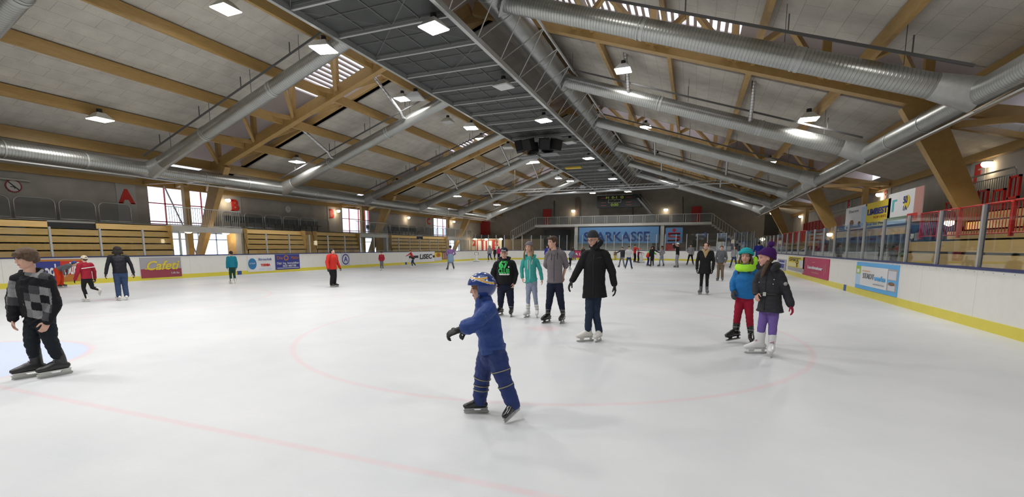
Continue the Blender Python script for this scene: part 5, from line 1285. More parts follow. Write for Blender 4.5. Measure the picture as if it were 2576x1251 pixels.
F_RED = fabric('red_jacket', (.55, .025, .015), .6); F_DRED = fabric('dark_red', (.32, .012, .03), .6); F_BEAN = fabric('anthracite', (.035, .038, .042)); F_LG = fabric('light_grey', (.30, .30, .32)); F_TAN = fabric('khaki', (.17, .13, .085)); F_MG = fabric('mid_grey', (.13, .135, .15))
F_PINK = fabric('coral', (.55, .07, .07)); F_WHT = fabric('white', (.62, .62, .64)); F_ORG = fabric('orange', (.58, .045, .012)); F_GRN = fabric('green', (.09, .50, .05)); F_BROWNS = fabric('beige_scarf', (.38, .28, .15)); F_LPUR = fabric('soft_purple', (.22, .12, .30)); F_ICEB = fabric('ice_blue', (.20, .30, .42)); F_ROYAL = fabric('royal', (.03, .04, .30)); F_KGREY = fabric('knit_grey', (.16, .15, .165)); F_DTEAL = fabric('petrol', (.01, .17, .24)); F_MAGENTA = fabric('pink', (.55, .03, .16))
P_BLK = mat('plastic_black', (.015, .015, .017), .22, spec=.6); P_WHT = mat('plastic_white', (.70, .70, .70), .3); L_BLK = mat('leather_black', (.02, .019, .02), .4); L_WHT = mat('leather_white', (.68, .66, .62), .4); HOLD = mat('holder_white', (.60, .60, .57), .4)
ZIPM = mat('zip_grey', (.25, .25, .25), .4, .5); WCORD = mat('cord_white', (.75, .75, .75), .8); BCORD = mat('cord_black', (.02, .02, .02), .8)

def finish(p):
    return p
# ---------------------------------------------------------------- 1. child in the blue snowsuit
p = person_px((1240, 1046), 'small child in blue snowsuit and blue helmet skating past in the foreground',
  dict(neck=(1218, 760, 0), shA=(1213, 781, -.12), shB=(1231, 778, .12), elA=(1205, 816, -.20), wrA=(1182, 826, -.14), elB=(1196, 815, .19), wrB=(1156, 830, .19), chest=(1226, 808, 0), waist=(1234, 850, 0), pelvis=(1238, 884, 0),
       hipA=(1226, 890, -.06), hipB=(1249, 892, .06), knA=(1212, 956, -.08), anA=(1208, 1006, -.08), knB=(1268, 958, .10), anB=(1290, 1016, .12)),
  88, (1210, 725, 0), .235, q=.0055, hairm=HG, body=86, depth=.125, feet=dict(A=(86, 0), B=(40, -.28)), gloved='AB', look=-.08, curl=dict(B=1.1, A=1.0))
p.build_body(g=.74)
p.cap_hair(HG, 'fringe')
p.jacket(F_BLUE, p.px(1238, 868, 0), prof=(.08, .125, .125, .135, .14), sleeve=(.074, .064, .074), cuffpt=.52, q=.0065, wr=.008, collar=.02, flare=1.05)
p.trousers(F_BLUED, (.097, .074, .066), q=.0065, wr=.009, hipw=(.112, .125), name='snowsuit_trousers')
PIPE = mat('piping', (.30, .27, .16), .5)
for c, t, up_, r in (('A', .92, True, .077), ('A', .25, False, .075), ('A', .48, False, .074), ('B', .62, True, .085), ('B', .2, False, .076)): p.leg_ring(c, t, r, PIPE, up_)
for c in 'AB': p.glove(c, mat('glove_black', (.012, .012, .013), .6, bump=.3), .88, .085)
p.skates('hockey', P_BLK, P_WHT if False else mat('holder_dark', (.35, .35, .36), .4), .76)
# ski helmet: open shell with a face opening, stripes painted on
hs = MB(); C0, r_, f_, u_, hh = p.H; n, m = 128, 84; V = {}; vs = []; fs = []; mi = []
for i in range(m + 1):
    for k in range(n):
        a = PI * i / m; b = 2 * PI * k / n
        x, y, z = .43 * math.sin(a) * math.cos(b), .52 * math.sin(a) * math.sin(b) - .05, .47 * math.cos(a) + .10
        vs.append(p.hp(x, y, z)); V[(i, k)] = (x, y, z)
for i in range(m):
    for k in range(n):
        x, y, z = V[(i, k)]
        if z < -.34 or (z < .17 + .1 * (y < 0) and y > .14): continue
        fs.append((i * n + k, i * n + (k + 1) % n, (i + 1) * n + (k + 1) % n, (i + 1) * n + k))
        ax = abs(x); t = .05 + .10 * math.sin(3.4 * (y + .1))
        col = 0
        if z > .12 and y > -.48:
            d = z - (.30 + .13 * math.sin((y + .05) * 3.2))
            if abs(d) < .022: col = 1
            elif .022 <= d < .045 or -.045 < d <= -.022: col = 2
            d2 = z - (.47 - .10 * math.cos((y + .05) * 3.0))
            if abs(d2) < .022 and y > -.25: col = 1
            elif abs(d2) < .04 and y > -.25: col = 2
        mi.append(col)
hs.v = vs; hs.f = fs; hs.m = mi
me = hs.mesh('ski_helmet', [mat('helmet_blue', (.022, .05, .22), .22, coat=.6), mat('helmet_yellow', (.75, .38, .02), .25, coat=.5), mat('helmet_silver', (.62, .64, .68), .25, coat=.5)], True)
bm = bmesh.new(); bm.from_mesh(me); bmesh.ops.delete(bm, geom=[v for v in bm.verts if not v.link_faces], context='VERTS'); bmesh.ops.solidify(bm, geom=bm.faces[:], thickness=-.012); bm.to_mesh(me); bm.free()
ho = p.kid('ski_helmet', me)
mb = MB()
for (x, y, z) in ((.1, .34, .42), (.2, .15, .50), (.0, .2, .56), (.12, -.15, .55), (.25, .3, .33), (.3, 0, .42)):
    for sx in (-1, 1): p.hball(mb, (x * sx, y - .05, z), (.035, .06, .012), 10, 6)
p.kid('vent', mb.mesh('vent', mat('vent_silver', (.6, .62, .65), .3), True), parent=ho)
mb = MB(); mb.tube([p.hp(-.36, .05, -.28), p.hp(-.2, .12, -.44), p.hp(0, .2, -.50), p.hp(.2, .12, -.44), p.hp(.36, .05, -.28)], .008, 6); p.kid('chin_strap', mb.mesh('chin_strap', BLACK, True), parent=ho)
mb = MB(); s_ = p.px(1217, 792, .235); mb.bar(p.px(1212, 790, .215), p.px(1223, 797, .215), .012, .012); p.kid('sleeve_tab', mb.mesh('sleeve_tab', mat('tab', (.12, .12, .12), .5)))

# ---------------------------------------------------------------- 2. boy in the checked hoodie
p = person_px((118, 945), 'teenage boy in black and grey checked hoodie with hockey skates at the left edge',
  dict(neck=(75, 690, 0), shA=(45, 703, -.10), shB=(117, 702, .10), elA=(33, 752, -.10), wrA=(33, 802, -.06), elB=(139, 765, .13), wrB=(120, 808, .17), chest=(84, 728, 0), waist=(92, 768, 0), pelvis=(99, 800, 0),
       hipA=(87, 806, -.06), hipB=(114, 806, .06), knA=(79, 850, -.02), anA=(87, 902, -.04), knB=(125, 853, .10), anB=(149, 905, .10)),
  62, (64, 651, 0), .245, q=.006, hairm=HB, body=38, depth=.125, feet=dict(A=(78, 0), B=(72, 0)), look=-.12)
p.build_body(g=.95); p.cap_hair(HL, 'fringe')
CK = [fabric('check_black', (.010, .010, .013)), fabric('check_grey', (.17, .17, .18)), fabric('check_mid', (.055, .055, .062)), fabric('check_light', (.24, .24, .25))]
B_, bf_ = p.J['chest'].copy(), p.bf.copy(); sdv = Vector((0, 0, 1)).cross(bf_)
def checks(ce):
    d = ce - np.array(B_); a = d @ np.array(sdv); z = d[:, 2] + a * .25; fr = d @ np.array(bf_)
    i = np.floor(a / .085 + .5).astype(int); j = np.floor(z / .10 + .3).astype(int); h = (i * 7 + j * 13 + i * j * 3) % 5
    col = np.choose(h, [0, 1, 2, 0, 3]); inb = (fr > -.02) & (np.abs(a) < .23)
    out = np.where(inb, col, 0); cen = (np.abs(a + .03) < .012) & (fr > 0); out[cen] = 0; return out
p.jacket(CK[0], p.px(96, 800, 0), prof=(.09, .18, .17, .17, .17), sleeve=(.074, .068, .055), q=.0065, wr=.008, paint=checks, mats=CK, hood='down', name='hoodie')
p.trousers(fabric('black_jeans', (.012, .016, .022), var=.3), (.098, .076, .055), wr=.010, shin=.86)
p.skates('hockey', L_BLK, HOLD, 1.05, lace=mat('lace_grey', (.35, .35, .36), .8), shaft=.14)

# ---------------------------------------------------------------- 3. boy with the green print
p = person_px((1272, 794.5), 'smiling boy in black hoodie with green 67 CLUB print and dark cap',
  dict(neck=(1269.5, 653, 0), shA=(1250, 665, 0), shB=(1289, 663, 0), elA=(1241, 687, -.02), wrA=(1245, 710, .04), elB=(1297, 689, -.02), wrB=(1293, 711, .05), chest=(1270, 676, .02), waist=(1270, 698, .02), pelvis=(1271, 716, 0),
       hipA=(1262, 720, 0), hipB=(1281, 720, 0), knA=(1260, 750, .03), anA=(1259, 777, -.08), knB=(1284, 751, .05), anB=(1287, 780, .06)),
  8, (1268, 638, .02), .245, q=.0062, hairm=HD, body=5, depth=.155, feet=dict(A=(38, 0), B=(8, 0)), look=-.05)
p.build_body(g=.98); p.cap_hair(HD, 'nape')
p.jacket(F_BLK, p.px(1271, 718, .0), prof=(.10, .19, .20, .205, .205), sleeve=(.075, .070, .052), hood='down', name='hoodie', wr=.007)
p.trousers(F_NAVY, (.105, .080, .052), shin=.84); p.skates('rental', P_BLK, P_BLK, 1.06)
cp = p.beanie(fabric('cap_navy', (.010, .012, .03)), zb=.20, slope=.10, top=.58, rx=.37, ry=.44, cuff=0, name='cap')
mb = MB(); p.hball(mb, (0, .44, .20), (.27, .20, .025)); p.kid('cap_brim', fused(mb, 'cap_brim', MATS['cloth_cap_navy'], .006, 1), parent=cp)
t = text_mesh('Kings', .19 * p.H[4], depth=.0005, offset=.004, shear=.2); t.materials.clear(); t.materials.append(WCORD)
for v in t.vertices: v.co = p.hp(-v.co.x / p.H[4], .36 - (v.co.x / p.H[4]) ** 2 * 1.2 + .06, .30 + v.co.y / p.H[4])
p.kid('cap_lettering', t, parent=cp)
G67 = mat('print_green', (.04, .55, .12), .7)
zc = p.px(1268, 667, 0).z
p.print_front('67', .205, G67, -.02, p.px(1268, 667, .1).z, .22, offset=.012); p.print_front('CLUB', .15, G67, -.01, p.px(1268, 682.5, .1).z, .26, offset=.006)
p.print_front('SNOWBOARD KINGS', .04, WCORD, .0, p.px(1268, 690.5, .1).z, .24, offset=.004)
for u in (-.05, .05): p.line_front([(u, p.px(1270, 660, .1).z), (u * 1.1, p.px(1270, 668, .1).z)], .004, BCORD, 'drawstring')
mb = MB(); q_ = p.on_front(.10, p.px(1268, 672, .1).z, .008); ball(mb, q_, .018); p.kid('print_emblem', mb.mesh('print_emblem', WCORD, True))

# ---------------------------------------------------------------- 4. girl in teal
p = person_px((1338, 797.5), 'girl in teal zip hoodie with pale jeans, grey beanie and white skates',
  dict(neck=(1333, 647, 0), shA=(1318.5, 655, 0), shB=(1349, 655, 0), elA=(1312, 677, -.02), wrA=(1314, 698, .02), elB=(1359, 679, 0), wrB=(1363, 702, .03), chest=(1334, 668, .02), waist=(1335, 690, .01), pelvis=(1337, 708, 0),
       hipA=(1331, 713, 0), hipB=(1343, 713, 0), knA=(1329, 741, .03), anA=(1328, 777, .0), knB=(1346, 744, .05), anB=(1351, 779, .03)),
  22, (1330.5, 623, .02), .225, q=.0062, hairm=HDB, body=5, depth=.105, feet=dict(A=(28, 0), B=(3, 0)))
p.build_body(g=.88)
p.cap_hair(HBL, 'long')
p.beanie(F_KGREY, zb=.16, slope=.28, top=.66, rx=.40, ry=.46, back=.10)
p.jacket(F_TEAL, p.px(1336, 706, .0), prof=(.08, .135, .125, .135, .15), sleeve=(.055, .046, .040), hood='down', name='zip_hoodie', gA=.9, gB=.9)
p.trousers(F_LJEAN, (.078, .052, .038), hipw=(.135, .10), shin=.84); p.skates('rental', P_WHT, P_WHT, .92)
z = lambda y: p.px(1336, y, .1).z
p.line_front([(.0, z(v)) for v in range(655, 706, 4)], .006, WCORD, 'zip')
p.line_front([(-.045, z(v)) for v in range(654, 680, 4)], .007, WCORD, 'drawstring'); p.line_front([(.05 - .001 * (v - 654), z(v)) for v in range(654, 668, 4)], .007, WCORD, 'drawstring')

# ---------------------------------------------------------------- 5. tall boy in grey hoodie
p = person_px((1393, 811.5), 'tall boy in grey zip hoodie and dark trousers with hands behind his back',
  dict(neck=(1394, 632, 0), shA=(1379.5, 640, 0), shB=(1415, 639, 0), elA=(1374, 667, -.10), wrA=(1388, 692, -.20), elB=(1424, 667, -.06), wrB=(1417, 695, -.13), chest=(1396, 660, .02), waist=(1396, 690, .01), pelvis=(1396, 711, 0),
       hipA=(1387, 716, 0), hipB=(1405, 716, 0), knA=(1383, 750, .03), anA=(1378, 788, .0), knB=(1410, 751, .06), anB=(1416, 789, .02)),
  52, (1389.5, 610, .02), .255, q=.0062, hairm=HD, body=8, depth=.115, feet=dict(A=(35, 0), B=(18, 0)), look=-.05)
p.build_body(g=1.0); p.cap_hair(HB, 'short')
p.jacket(F_GREY, p.px(1396, 708, .0), prof=(.09, .165, .16, .165, .165), sleeve=(.070, .066, .060), cuffpt=.12, hood='down', name='zip_hoodie')
p.trousers(F_NAVY, (.098, .076, .050), shin=.86); p.skates('rental', P_BLK, P_BLK, 1.06)
z = lambda y: p.px(1395, y, .1).z
p.line_front([(-.005, z(v)) for v in range(640, 709, 4)], .004, BCORD, 'zip')
for u, e in ((-.06, 656), (.06, 654)): p.line_front([(u, z(v)) for v in range(637, e, 3)], .006, BCORD, 'drawstring')

# ---------------------------------------------------------------- 6. man in long black coat
p = person_px((1487, 858), 'man in long black winter coat, dark beanie and glasses with white figure skates',
  dict(neck=(1497, 625, 0), shA=(1474, 642, 0), shB=(1522, 641, 0), elA=(1457, 674, .03), wrA=(1440, 705, .08), elB=(1539, 681, 0), wrB=(1545, 715, .04), chest=(1497, 664, .02), waist=(1495, 696, .01), pelvis=(1495, 716, 0),
       hipA=(1486, 718, 0), hipB=(1503, 718, 0), knA=(1482, 788, .04), anA=(1479, 833, .04), knB=(1499, 790, -.02), anB=(1508, 838, -.04)),
  38, (1491.5, 602, .03), .245, q=.0062, hairm=HG, body=12, depth=.14, feet=dict(A=(62, 0), B=(20, 0)), look=-.28, gloved='AB', curl=dict(A=.55, B=.5))
p.build_body(g=1.02)
p.cap_hair(HG, 'nape')
p.jacket(F_BLK, p.px(1496, 748, .0), prof=(.10, .185, .18, .185, .20), sleeve=(.078, .066, .052), collar=.10, flare=1.05, name='winter_coat', wr=.006)
p.trousers(F_JEAN, (.088, .066, .058), shin=.92); p.skates('figure', L_WHT, L_WHT, 1.02, shaft=.10)
p.beanie(F_BEAN, zb=.10, slope=.22, top=.62, rx=.375, ry=.44, cuff=0)
for c in 'AB': p.glove(c, mat('glove_knit', (.014, .014, .016), .9, bump=.4), 1.05, .05)
mb = MB()   # glasses
for x in (-1, 1):
    pts = [p.hp(x * (.14 + .095 * math.cos(a)), .405 - .02 * abs(math.cos(a)), -.005 + .065 * math.sin(a)) for a in np.linspace(0, 2 * PI, 13)]; mb.tube(pts, .0028, 5, False)
    mb.tube([p.hp(x * .235, .385, .02), p.hp(x * .33, .20, .02), p.hp(x * .335, -.02, .03)], .0028, 5)
mb.tube([p.hp(-.045, .41, .01), p.hp(.045, .41, .01)], .0028, 5); p.kid('glasses', mb.mesh('glasses', mat('frame_brown', (.05, .03, .02), .3), True))
mb = MB(); sdj = (p.J['shB'] - p.J['shA']).normalized()   # raised hood with grey lining behind the neck
rod(mb, [p.hp(.36, -.10, -.55), p.hp(.34, -.32, -.48), p.hp(0, -.50, -.38), p.hp(-.36, -.32, -.28), p.hp(-.44, -.02, -.38), p.hp(-.34, .2, -.58)], [.03, .04, .05, .05, .045, .03]); p.kid('hood', fused(mb, 'hood', F_BLK, .008, 2, .004))
mb = MB(); rod(mb, [p.hp(-.20, -.30, -.20), p.hp(-.36, -.14, -.22), p.hp(-.40, .02, -.32)], [.02, .03, .02]); p.kid('hood_lining', fused(mb, 'hood_lining', F_LG, .007, 1, .003))
p.line_front([(.0, p.px(1495, v, .1).z) for v in range(640, 746, 6)], .0035, mat('zip_black', (.03, .03, .035), .4), 'zip')
p.print_front('polar', .03, mat('badge_grey', (.07, .07, .08), .6), .09, p.px(1495, 648, .1).z, .07)

# ---------------------------------------------------------------- 7. girl in azure jacket
p = person_px((1866, 862), 'girl in bright blue jacket, crimson trousers, turquoise beanie and lime scarf',
  dict(neck=(1877, 668, 0), shA=(1858, 686, 0), shB=(1897, 685, -.02), elA=(1845, 710, .0), wrA=(1844, 728, .06), elB=(1901, 710, -.04), wrB=(1897, 727, 0), chest=(1876, 702, .02), waist=(1873, 726, .01), pelvis=(1872, 743, 0),
       hipA=(1864, 748, 0), hipB=(1882, 748, 0), knA=(1856, 790, .03), anA=(1850, 832, -.02), knB=(1885, 793, .05), anB=(1889, 840, .0)),
  10, (1876.5, 646, .03), .228, q=.0062, hairm=HL, body=4, depth=.125, feet=dict(A=(42, -.06), B=(-4, -.06)), gloved='A')
p.build_body(g=.9, skin=SKIN2); p.cap_hair(HL, 'long')
p.beanie(F_TURQ, zb=.17, slope=.25, top=.66, rx=.47, ry=.52, cuff=.10, back=.02)
jk = p.jacket(F_AZ, p.px(1872, 744, .0), prof=(.09, .155, .15, .155, .165), sleeve=(.070, .062, .054), wr=.008)
p.trousers(F_RTR, (.082, .060, .045), hipw=(.14, .105), shin=.86); p.skates('rental', P_BLK, P_BLK, 1.02, shaft=.17)
p.glove('A', mat('glove_grey', (.05, .055, .06), .9), .95, .04)
mb = MB()
for r_, z_, t_ in ((.125, -.78, .048), (.115, -.66, .044)):
    rod(mb, [p.hp(r_ / .228 * .9 * math.cos(a), -.02 + r_ / .228 * .85 * math.sin(a), z_ - .10 * math.sin(a)) for a in np.linspace(0, 2 * PI, 13)], [t_] * 13)
p.hball(mb, (-.60, -.12, -.30), (.18, .18, .32)); p.hball(mb, (-.46, -.2, -.45), (.22, .2, .25))
p.kid('loop_scarf', fused(mb, 'loop_scarf', F_LIME, .007, 2, .007, 20))

# ---------------------------------------------------------------- 8. girl with the purple bobble hat
p = person_px((1918, 891), 'girl in charcoal belted winter coat, lilac leggings and purple bobble hat',
  dict(neck=(1935, 674, 0), shA=(1915, 690, -.07), shB=(1959, 690, .06), elA=(1903, 716, -.04), wrA=(1903, 736, .04), elB=(1978, 733, .04), wrB=(1989, 766, .08), chest=(1937, 712, 0), waist=(1936, 744, 0), pelvis=(1937, 764, 0),
       hipA=(1928, 768, -.02), hipB=(1947, 768, .02), knA=(1917, 817, .0), anA=(1911, 858, -.02), knB=(1944, 820, .04), anB=(1942, 866, .04)),
  66, (1926, 650, .02), .242, q=.0062, hairm=HL, body=26, depth=.135, feet=dict(A=(62, 0), B=(2, 0)), gloved='B', look=-.05)
p.build_body(g=.92, skin=SKIN2)
mb = MB(); p.hrod(mb, [(-.1, -.2, -.1), (-.30, .0, -.3), (-.34, .20, -.65), (-.26, .34, -1.15)], [(.2, .16), (.13, .12), (.12, .10), (.04, .04)]); p.hball(mb, (0, -.14, .05), (.35, .38, .36)); p.kid('hair', fused(mb, 'hair', HL, .007, 1, .004, 30))
p.beanie(F_PUR, zb=.12, slope=.42, top=.72, rx=.41, ry=.50, cuff=.07, pom=.19, back=.20)
p.jacket(F_CHAR, p.px(1936, 783, .0), prof=(.09, .165, .16, .165, .185), sleeve=(.074, .064, .056), flare=1.05, name='winter_coat', collar=.06, wr=.008)
p.trousers(F_LIL, (.080, .060, .044), wr=.004, name='leggings', hipw=(.14, .105), shin=.86); p.skates('rental', P_WHT, P_WHT, 1.06, shaft=.17, lace=mat('lace_magenta', (.40, .03, .25), .6))
p.glove('B', fabric('glove_red', (.35, .02, .05)), .8, .02)
z = lambda y: p.px(1930, y, .1).z
p.line_front([(.0, z(v)) for v in range(690, 784, 6)], .007, mat('placket', (.012, .012, .016), .6), 'placket')
for u, v in ((.10, 703), (.10, 714), (-.11, 712)):
    q_ = p.on_front(u, z(v), .004)
    if q_: mb = MB(); ball(mb, q_, .009); p.kid('snap_button', mb.mesh('snap_button', mat('snap', (.6, .6, .6), .3, .8), True))
p.line_front([(u, z(740)) for u in np.linspace(-.16, .16, 9)], .012, mat('belt', (.02, .02, .024), .5), 'belt')
q_ = p.on_front(0.0, z(740), .016)
if q_: mb = MB(); mb.box(q_.x - .02, q_.x + .02, q_.y - .01, q_.y + .01, q_.z - .028, q_.z + .028); p.kid('belt_buckle', mb.mesh('belt_buckle', mat('snap', (.6, .6, .6), .3, .8)))
mb = MB(); ball(mb, p.J['shB'].lerp(p.J['elB'], .55) + p.vec(.03, 0, .058), (.028, .028, .028)); p.kid('arm_badge', mb.mesh('arm_badge', mat('badge', (.35, .34, .34), .5), True))
mb = MB(); rod(mb, [p.hp(.1, -.55, -.48), p.hp(-.50, -.42, -.46), p.hp(-.78, -.1, -.62)], [.045, .06, .04]); p.kid('hood', fused(mb, 'hood', F_CHAR, .008, 1, .004))
mb = MB(); rod(mb, [p.hp(.0, -.5, -.36), p.hp(-.42, -.40, -.34), p.hp(-.70, -.16, -.46)], [.022, .03, .02]); p.kid('hood_lining', fused(mb, 'hood_lining', F_LG, .007, 1, .003))
# ================================================================ PEOPLE FARTHER AWAY
def far_person(x, yb, yt, label, face=0, top=None, bot=None, sk='black', hair=None, hat=None, arms='down', legs='stand', lean=0.0, look=None, girth=1.0, hairkind='short', hatm=None,
               hem=.50, sleeve=(.062, .054, .046), long=False, glove=None, group=None, leg=(.09, .066, .056), headface=None, H=None, at=None, cuffpt=1.0, skirt=1.0):
    B = at or onZ(x, yb)
    B.x = max(XL + .32, min(XR - .32, B.x)); B.y = min(B.y, 58.2)
    dep = (Vector((B.x, B.y, 0)) - CAM).dot(FWD)
    H = H or (yb - yt) * dep / F * 1.0
    dist = math.hypot(B.x, B.y); q = .011 if dist < 22 else (.016 if dist < 32 else .024)
    p = Person(Vector((B.x, B.y, 0)), label, q); p.hairm = hair or HB; k = H / 1.8
    a = math.radians(face); p.bf = (p.ew * math.cos(a) - p.eu * math.sin(a)).normalized(); lat = (p.eu * math.cos(a) + p.ew * math.sin(a)).normalized()
    def P(l, f, z):
        if z > .5: d_ = z - .5; f, z = f * math.cos(lean) + d_ * math.sin(lean), .5 + d_ * math.cos(lean) - f * math.sin(lean)
        return p.B + lat * (l * H) + p.bf * (f * H) + Vector((0, 0, z * H))
    J = p.J; J['neck'] = P(0, 0, .835); J['chest'] = P(0, .01, .72); J['waist'] = P(0, 0, .60); J['pelvis'] = P(0, 0, .515)
    for c, s in (('A', -1), ('B', 1)):
        g = girth
        J['sh' + c] = P(s * .098 * g, 0, .80); am = arms if isinstance(arms, str) else arms[0 if s < 0 else 1]
        el, wr = {'down': ((.130, -.01, .63), (.125, .03, .49)), 'fwd': ((.12, .06, .65), (.08, .19, .60)), 'out': ((.215, .0, .72), (.33, .02, .68)), 'low': ((.142, .0, .645), (.165, .05, .50)), 'up': ((.13, .11, .79), (.05, .17, .90)),
                  'back': ((.14, -.08, .64), (.10, -.16, .54)), 'hip': ((.17, -.02, .66), (.08, .06, .57)), 'pocket': ((.14, -.02, .63), (.11, .05, .52)), 'reach': ((.10, .13, .76), (.08, .28, .74)), 'hang': ((.10, .09, .60), (.09, .14, .45))}[am]
        J['el' + c] = P(s * el[0] * g, el[1], el[2]); J['wr' + c] = P(s * wr[0] * g, wr[1], wr[2])
        J['hip' + c] = P(s * .045 * g, 0, .50)
        kn, an, pit = {'stand': ((.05, .03, .29), (.055, .0, .0), 0), 'strideA': ((.05, .09, .30), (.05, .05, .0), 0) if s < 0 else ((.06, .0, .29), (.08, -.15, .03), -.5),
                       'strideB': ((.05, .09, .30), (.05, .05, .0), 0) if s > 0 else ((.06, .0, .29), (.08, -.15, .03), -.5), 'wide': ((.085, .03, .29), (.13, .0, .0), 0),
                       'kickA': ((.05, .05, .30), (.04, .0, .0), 0) if s > 0 else ((.06, -.04, .30), (.10, -.20, .17), -.9), 'sit': ((.07, .18, .27), (.07, .14, .0), 0)}[legs]
        J['kn' + c] = P(s * kn[0], kn[1], kn[2]); J['an' + c] = P(s * an[0], an[1], 0) + Vector((0, 0, .155 * k + an[2] * H))
        d = (p.bf + lat * (s * .25) + Vector((0, 0, pit))).normalized(); p.foot = getattr(p, 'foot', {}); p.foot[c] = (d, 0.0 if pit == 0 else None)
    if legs == 'sit':
        for c in 'AB': pass
    hf = math.radians(headface if headface is not None else face); f = p.ew * math.cos(hf) - p.eu * math.sin(hf) + Vector((0, 0, look or 0))
    p.head(P(0, .012, .915), f, Vector((0, 0, 1)) + p.bf * lean * .3, .135 * H, q); p.hdir = {}; p.palm = {}; p.curl = {}; p.gloved = ''; p.depth = .068 * H * girth
    p.build_body(g=k * 1.02, skin=None)
    sl = tuple(v * k for v in sleeve)
    p.jacket(top, P(0, 0, hem), prof=tuple(v * k * girth for v in (.09, .17, .155, .165, .17)), sleeve=sl, q=q, wr=.004, name='coat' if long else 'jacket', cuffpt=cuffpt, flare=skirt)
    p.trousers(bot, tuple(v * k for v in leg), q=q, wr=.004, hipw=(.14 * k * girth, .10 * k * girth))
    bm_, hm_ = {'black': (L_BLK, GALV), 'white': (L_WHT, L_WHT), 'grey': (F_MG, GALV), 'blackshell': (P_BLK, P_BLK)}[sk]
    p.skates('figure' if sk == 'white' else 'hockey', bm_, hm_, k * 1.02)
    if hairkind: p.cap_hair(hair or HB, hairkind, q=q)
    if hat: p.beanie(hat, zb=.14, top=.62, rx=.40, ry=.47, cuff=.06 if dist < 22 else 0)
    if glove:
        for c in 'AB': p.glove(c, glove, .95 * k, .03)
    return p
FP = far_person
p = FP(310, 756, 619, 'person with bushy brown hair and black quilted jacket seen from behind', 172, fabric('quilted_black', (.012, .013, .018), .35, .4), fabric('blue_jeans', (.035, .06, .13), var=.4), 'white', HD, hairkind='bob', girth=1.18, arms='low', lean=.12, leg=(.10, .08, .07), glove=F_BLK)
p = FP(225, 759, 643, 'child in red ski jacket and cream hat pushing off with one leg', 150, F_DRED, F_BLK, 'white', HB, hat=fabric('cream', (.60, .55, .42)), arms='low', legs='kickA', girth=1.1, sleeve=(.075, .066, .056), glove=F_BLK)
mb = MB(); a_ = p.J['chest']; sdj = (p.J['shB'] - p.J['shA']).normalized(); bk = -p.bf
mb.bar(a_ - sdj * .17 + bk * .13 + Vector((0, 0, .04)), a_ + sdj * .17 + bk * .13, .014, .02); p.kid('jacket_stripe', mb.mesh('jacket_stripe', WCORD))
p = FP(150, 724, 656, 'small child in orange snow trousers with blue helmet bending down by the boards', -70, F_MG, F_ORG, 'black', HB, hat=fabric('helmet_blue_far', (.03, .10, .40), .3), lean=1.15, arms='fwd', legs='wide', girth=1.1, H=1.42, leg=(.115, .10, .09))
p = FP(587, 714, 632, 'child in petrol blue jacket and dark green trousers standing with back to us', 165, F_DTEAL, fabric('dark_green', (.015, .05, .035)), 'white', HB, hat=F_BLK, arms='down', sleeve=(.07, .06, .052))
p = FP(838, 722.5, 625, 'stout person in bright red jacket and grey hat looking up', -55, F_RED, F_BLK, 'black', HD, hat=F_BEAN, arms='low', girth=1.5, hem=.46, look=.5, sleeve=(.085, .075, .062), glove=F_BEAN, leg=(.12, .095, .085), lean=.05)
p = FP(961, 681, 633, 'small child in red and white top with grey trousers near the left boards', 10, F_DRED, F_MG, 'white', HD, hat=F_BLK, arms='pocket')
p = FP(1040, 674, 627, 'girl in coral jacket leaning forward with a black shoulder bag', 80, F_PINK, fabric('blue_jeans', (.035, .06, .13)), 'white', HG, arms=('reach', 'low'), legs='strideB', lean=.35)
mb = MB(); ball(mb, p.J['pelvis'] + p.ew * .18, (.14, .14, .12)); p.kid('shoulder_bag', mb.mesh('shoulder_bag', BLACK, True))
p = FP(1134, 679.5, 618, 'person in purple top with a pale blue jacket tied round the waist', 165, F_LPUR, F_MG, 'black', HD, hat=F_NAVY, arms='hip', legs='wide', girth=1.15)
mb = MB(); rod(mb, [p.J['waist'], p.J['pelvis'] - Vector((0, 0, .22))], [(.2, .16), (.24, .19)], side=(p.J['shB'] - p.J['shA']).normalized()); p.kid('tied_jacket', fused(mb, 'tied_jacket', F_ICEB, .02, 2, .006))
p = FP(1215, 654, 630, 'child in ice blue jacket leaning on a white skating aid', 75, F_ICEB, F_BLK, 'black', HD, arms='reach', lean=.8, H=1.15)
p = FP(1232, 659, 617, 'long haired blond skater in light grey top and jeans', 30, F_LG, fabric('blue_jeans', (.035, .06, .13)), 'white', HBL, hairkind='long', legs='strideA')
p = FP(1245, 656, 623, 'dark clothed skater beside the blond one in light grey', 40, F_CHAR, F_NAVY, 'white', HD, legs='strideB')
p = FP(1255, 657, 620, 'skater in pink jacket partly hidden by the boy with the green print', 160, F_MAGENTA, F_NAVY, 'black', HB, hairkind='long')
p = FP(1376, 664, 617, 'skater in royal blue partly hidden behind the tall boy', 20, F_ROYAL, F_NAVY, 'black', HD)
p = FP(1434, 679, 622, 'girl in blue grey jacket gliding away on white skates', -120, fabric('blue_grey', (.13, .16, .24)), F_BLK, 'white', HD, legs='kickA', lean=.3, hairkind='bob', arms='hip')
p = FP(1447, 657, 633, 'skater in green and grey sitting low on the ice near the far boards', 60, F_MG, F_MG, 'white', HD, hat=F_GRN, lean=.5, arms='hang', H=1.3)
p = FP(1440, 656, 619, 'skater in dark red top left of the magenta far advert', 150, fabric('burgundy', (.10, .015, .02)), F_BLK, 'black', HD)
p = FP(1467, 658, 621, 'dark brown clothed skater right of the magenta far advert', 170, fabric('brown_black', (.03, .02, .018)), F_BLK, 'black', HG, hairkind='long')
p = FP(1564, 673, 621, 'skater in dark grey hoodie with one arm stretched out to the left', 20, F_CHAR, fabric('grey_jeans', (.15, .16, .18)), 'black', HD, arms=('out', 'down'), legs='wide')
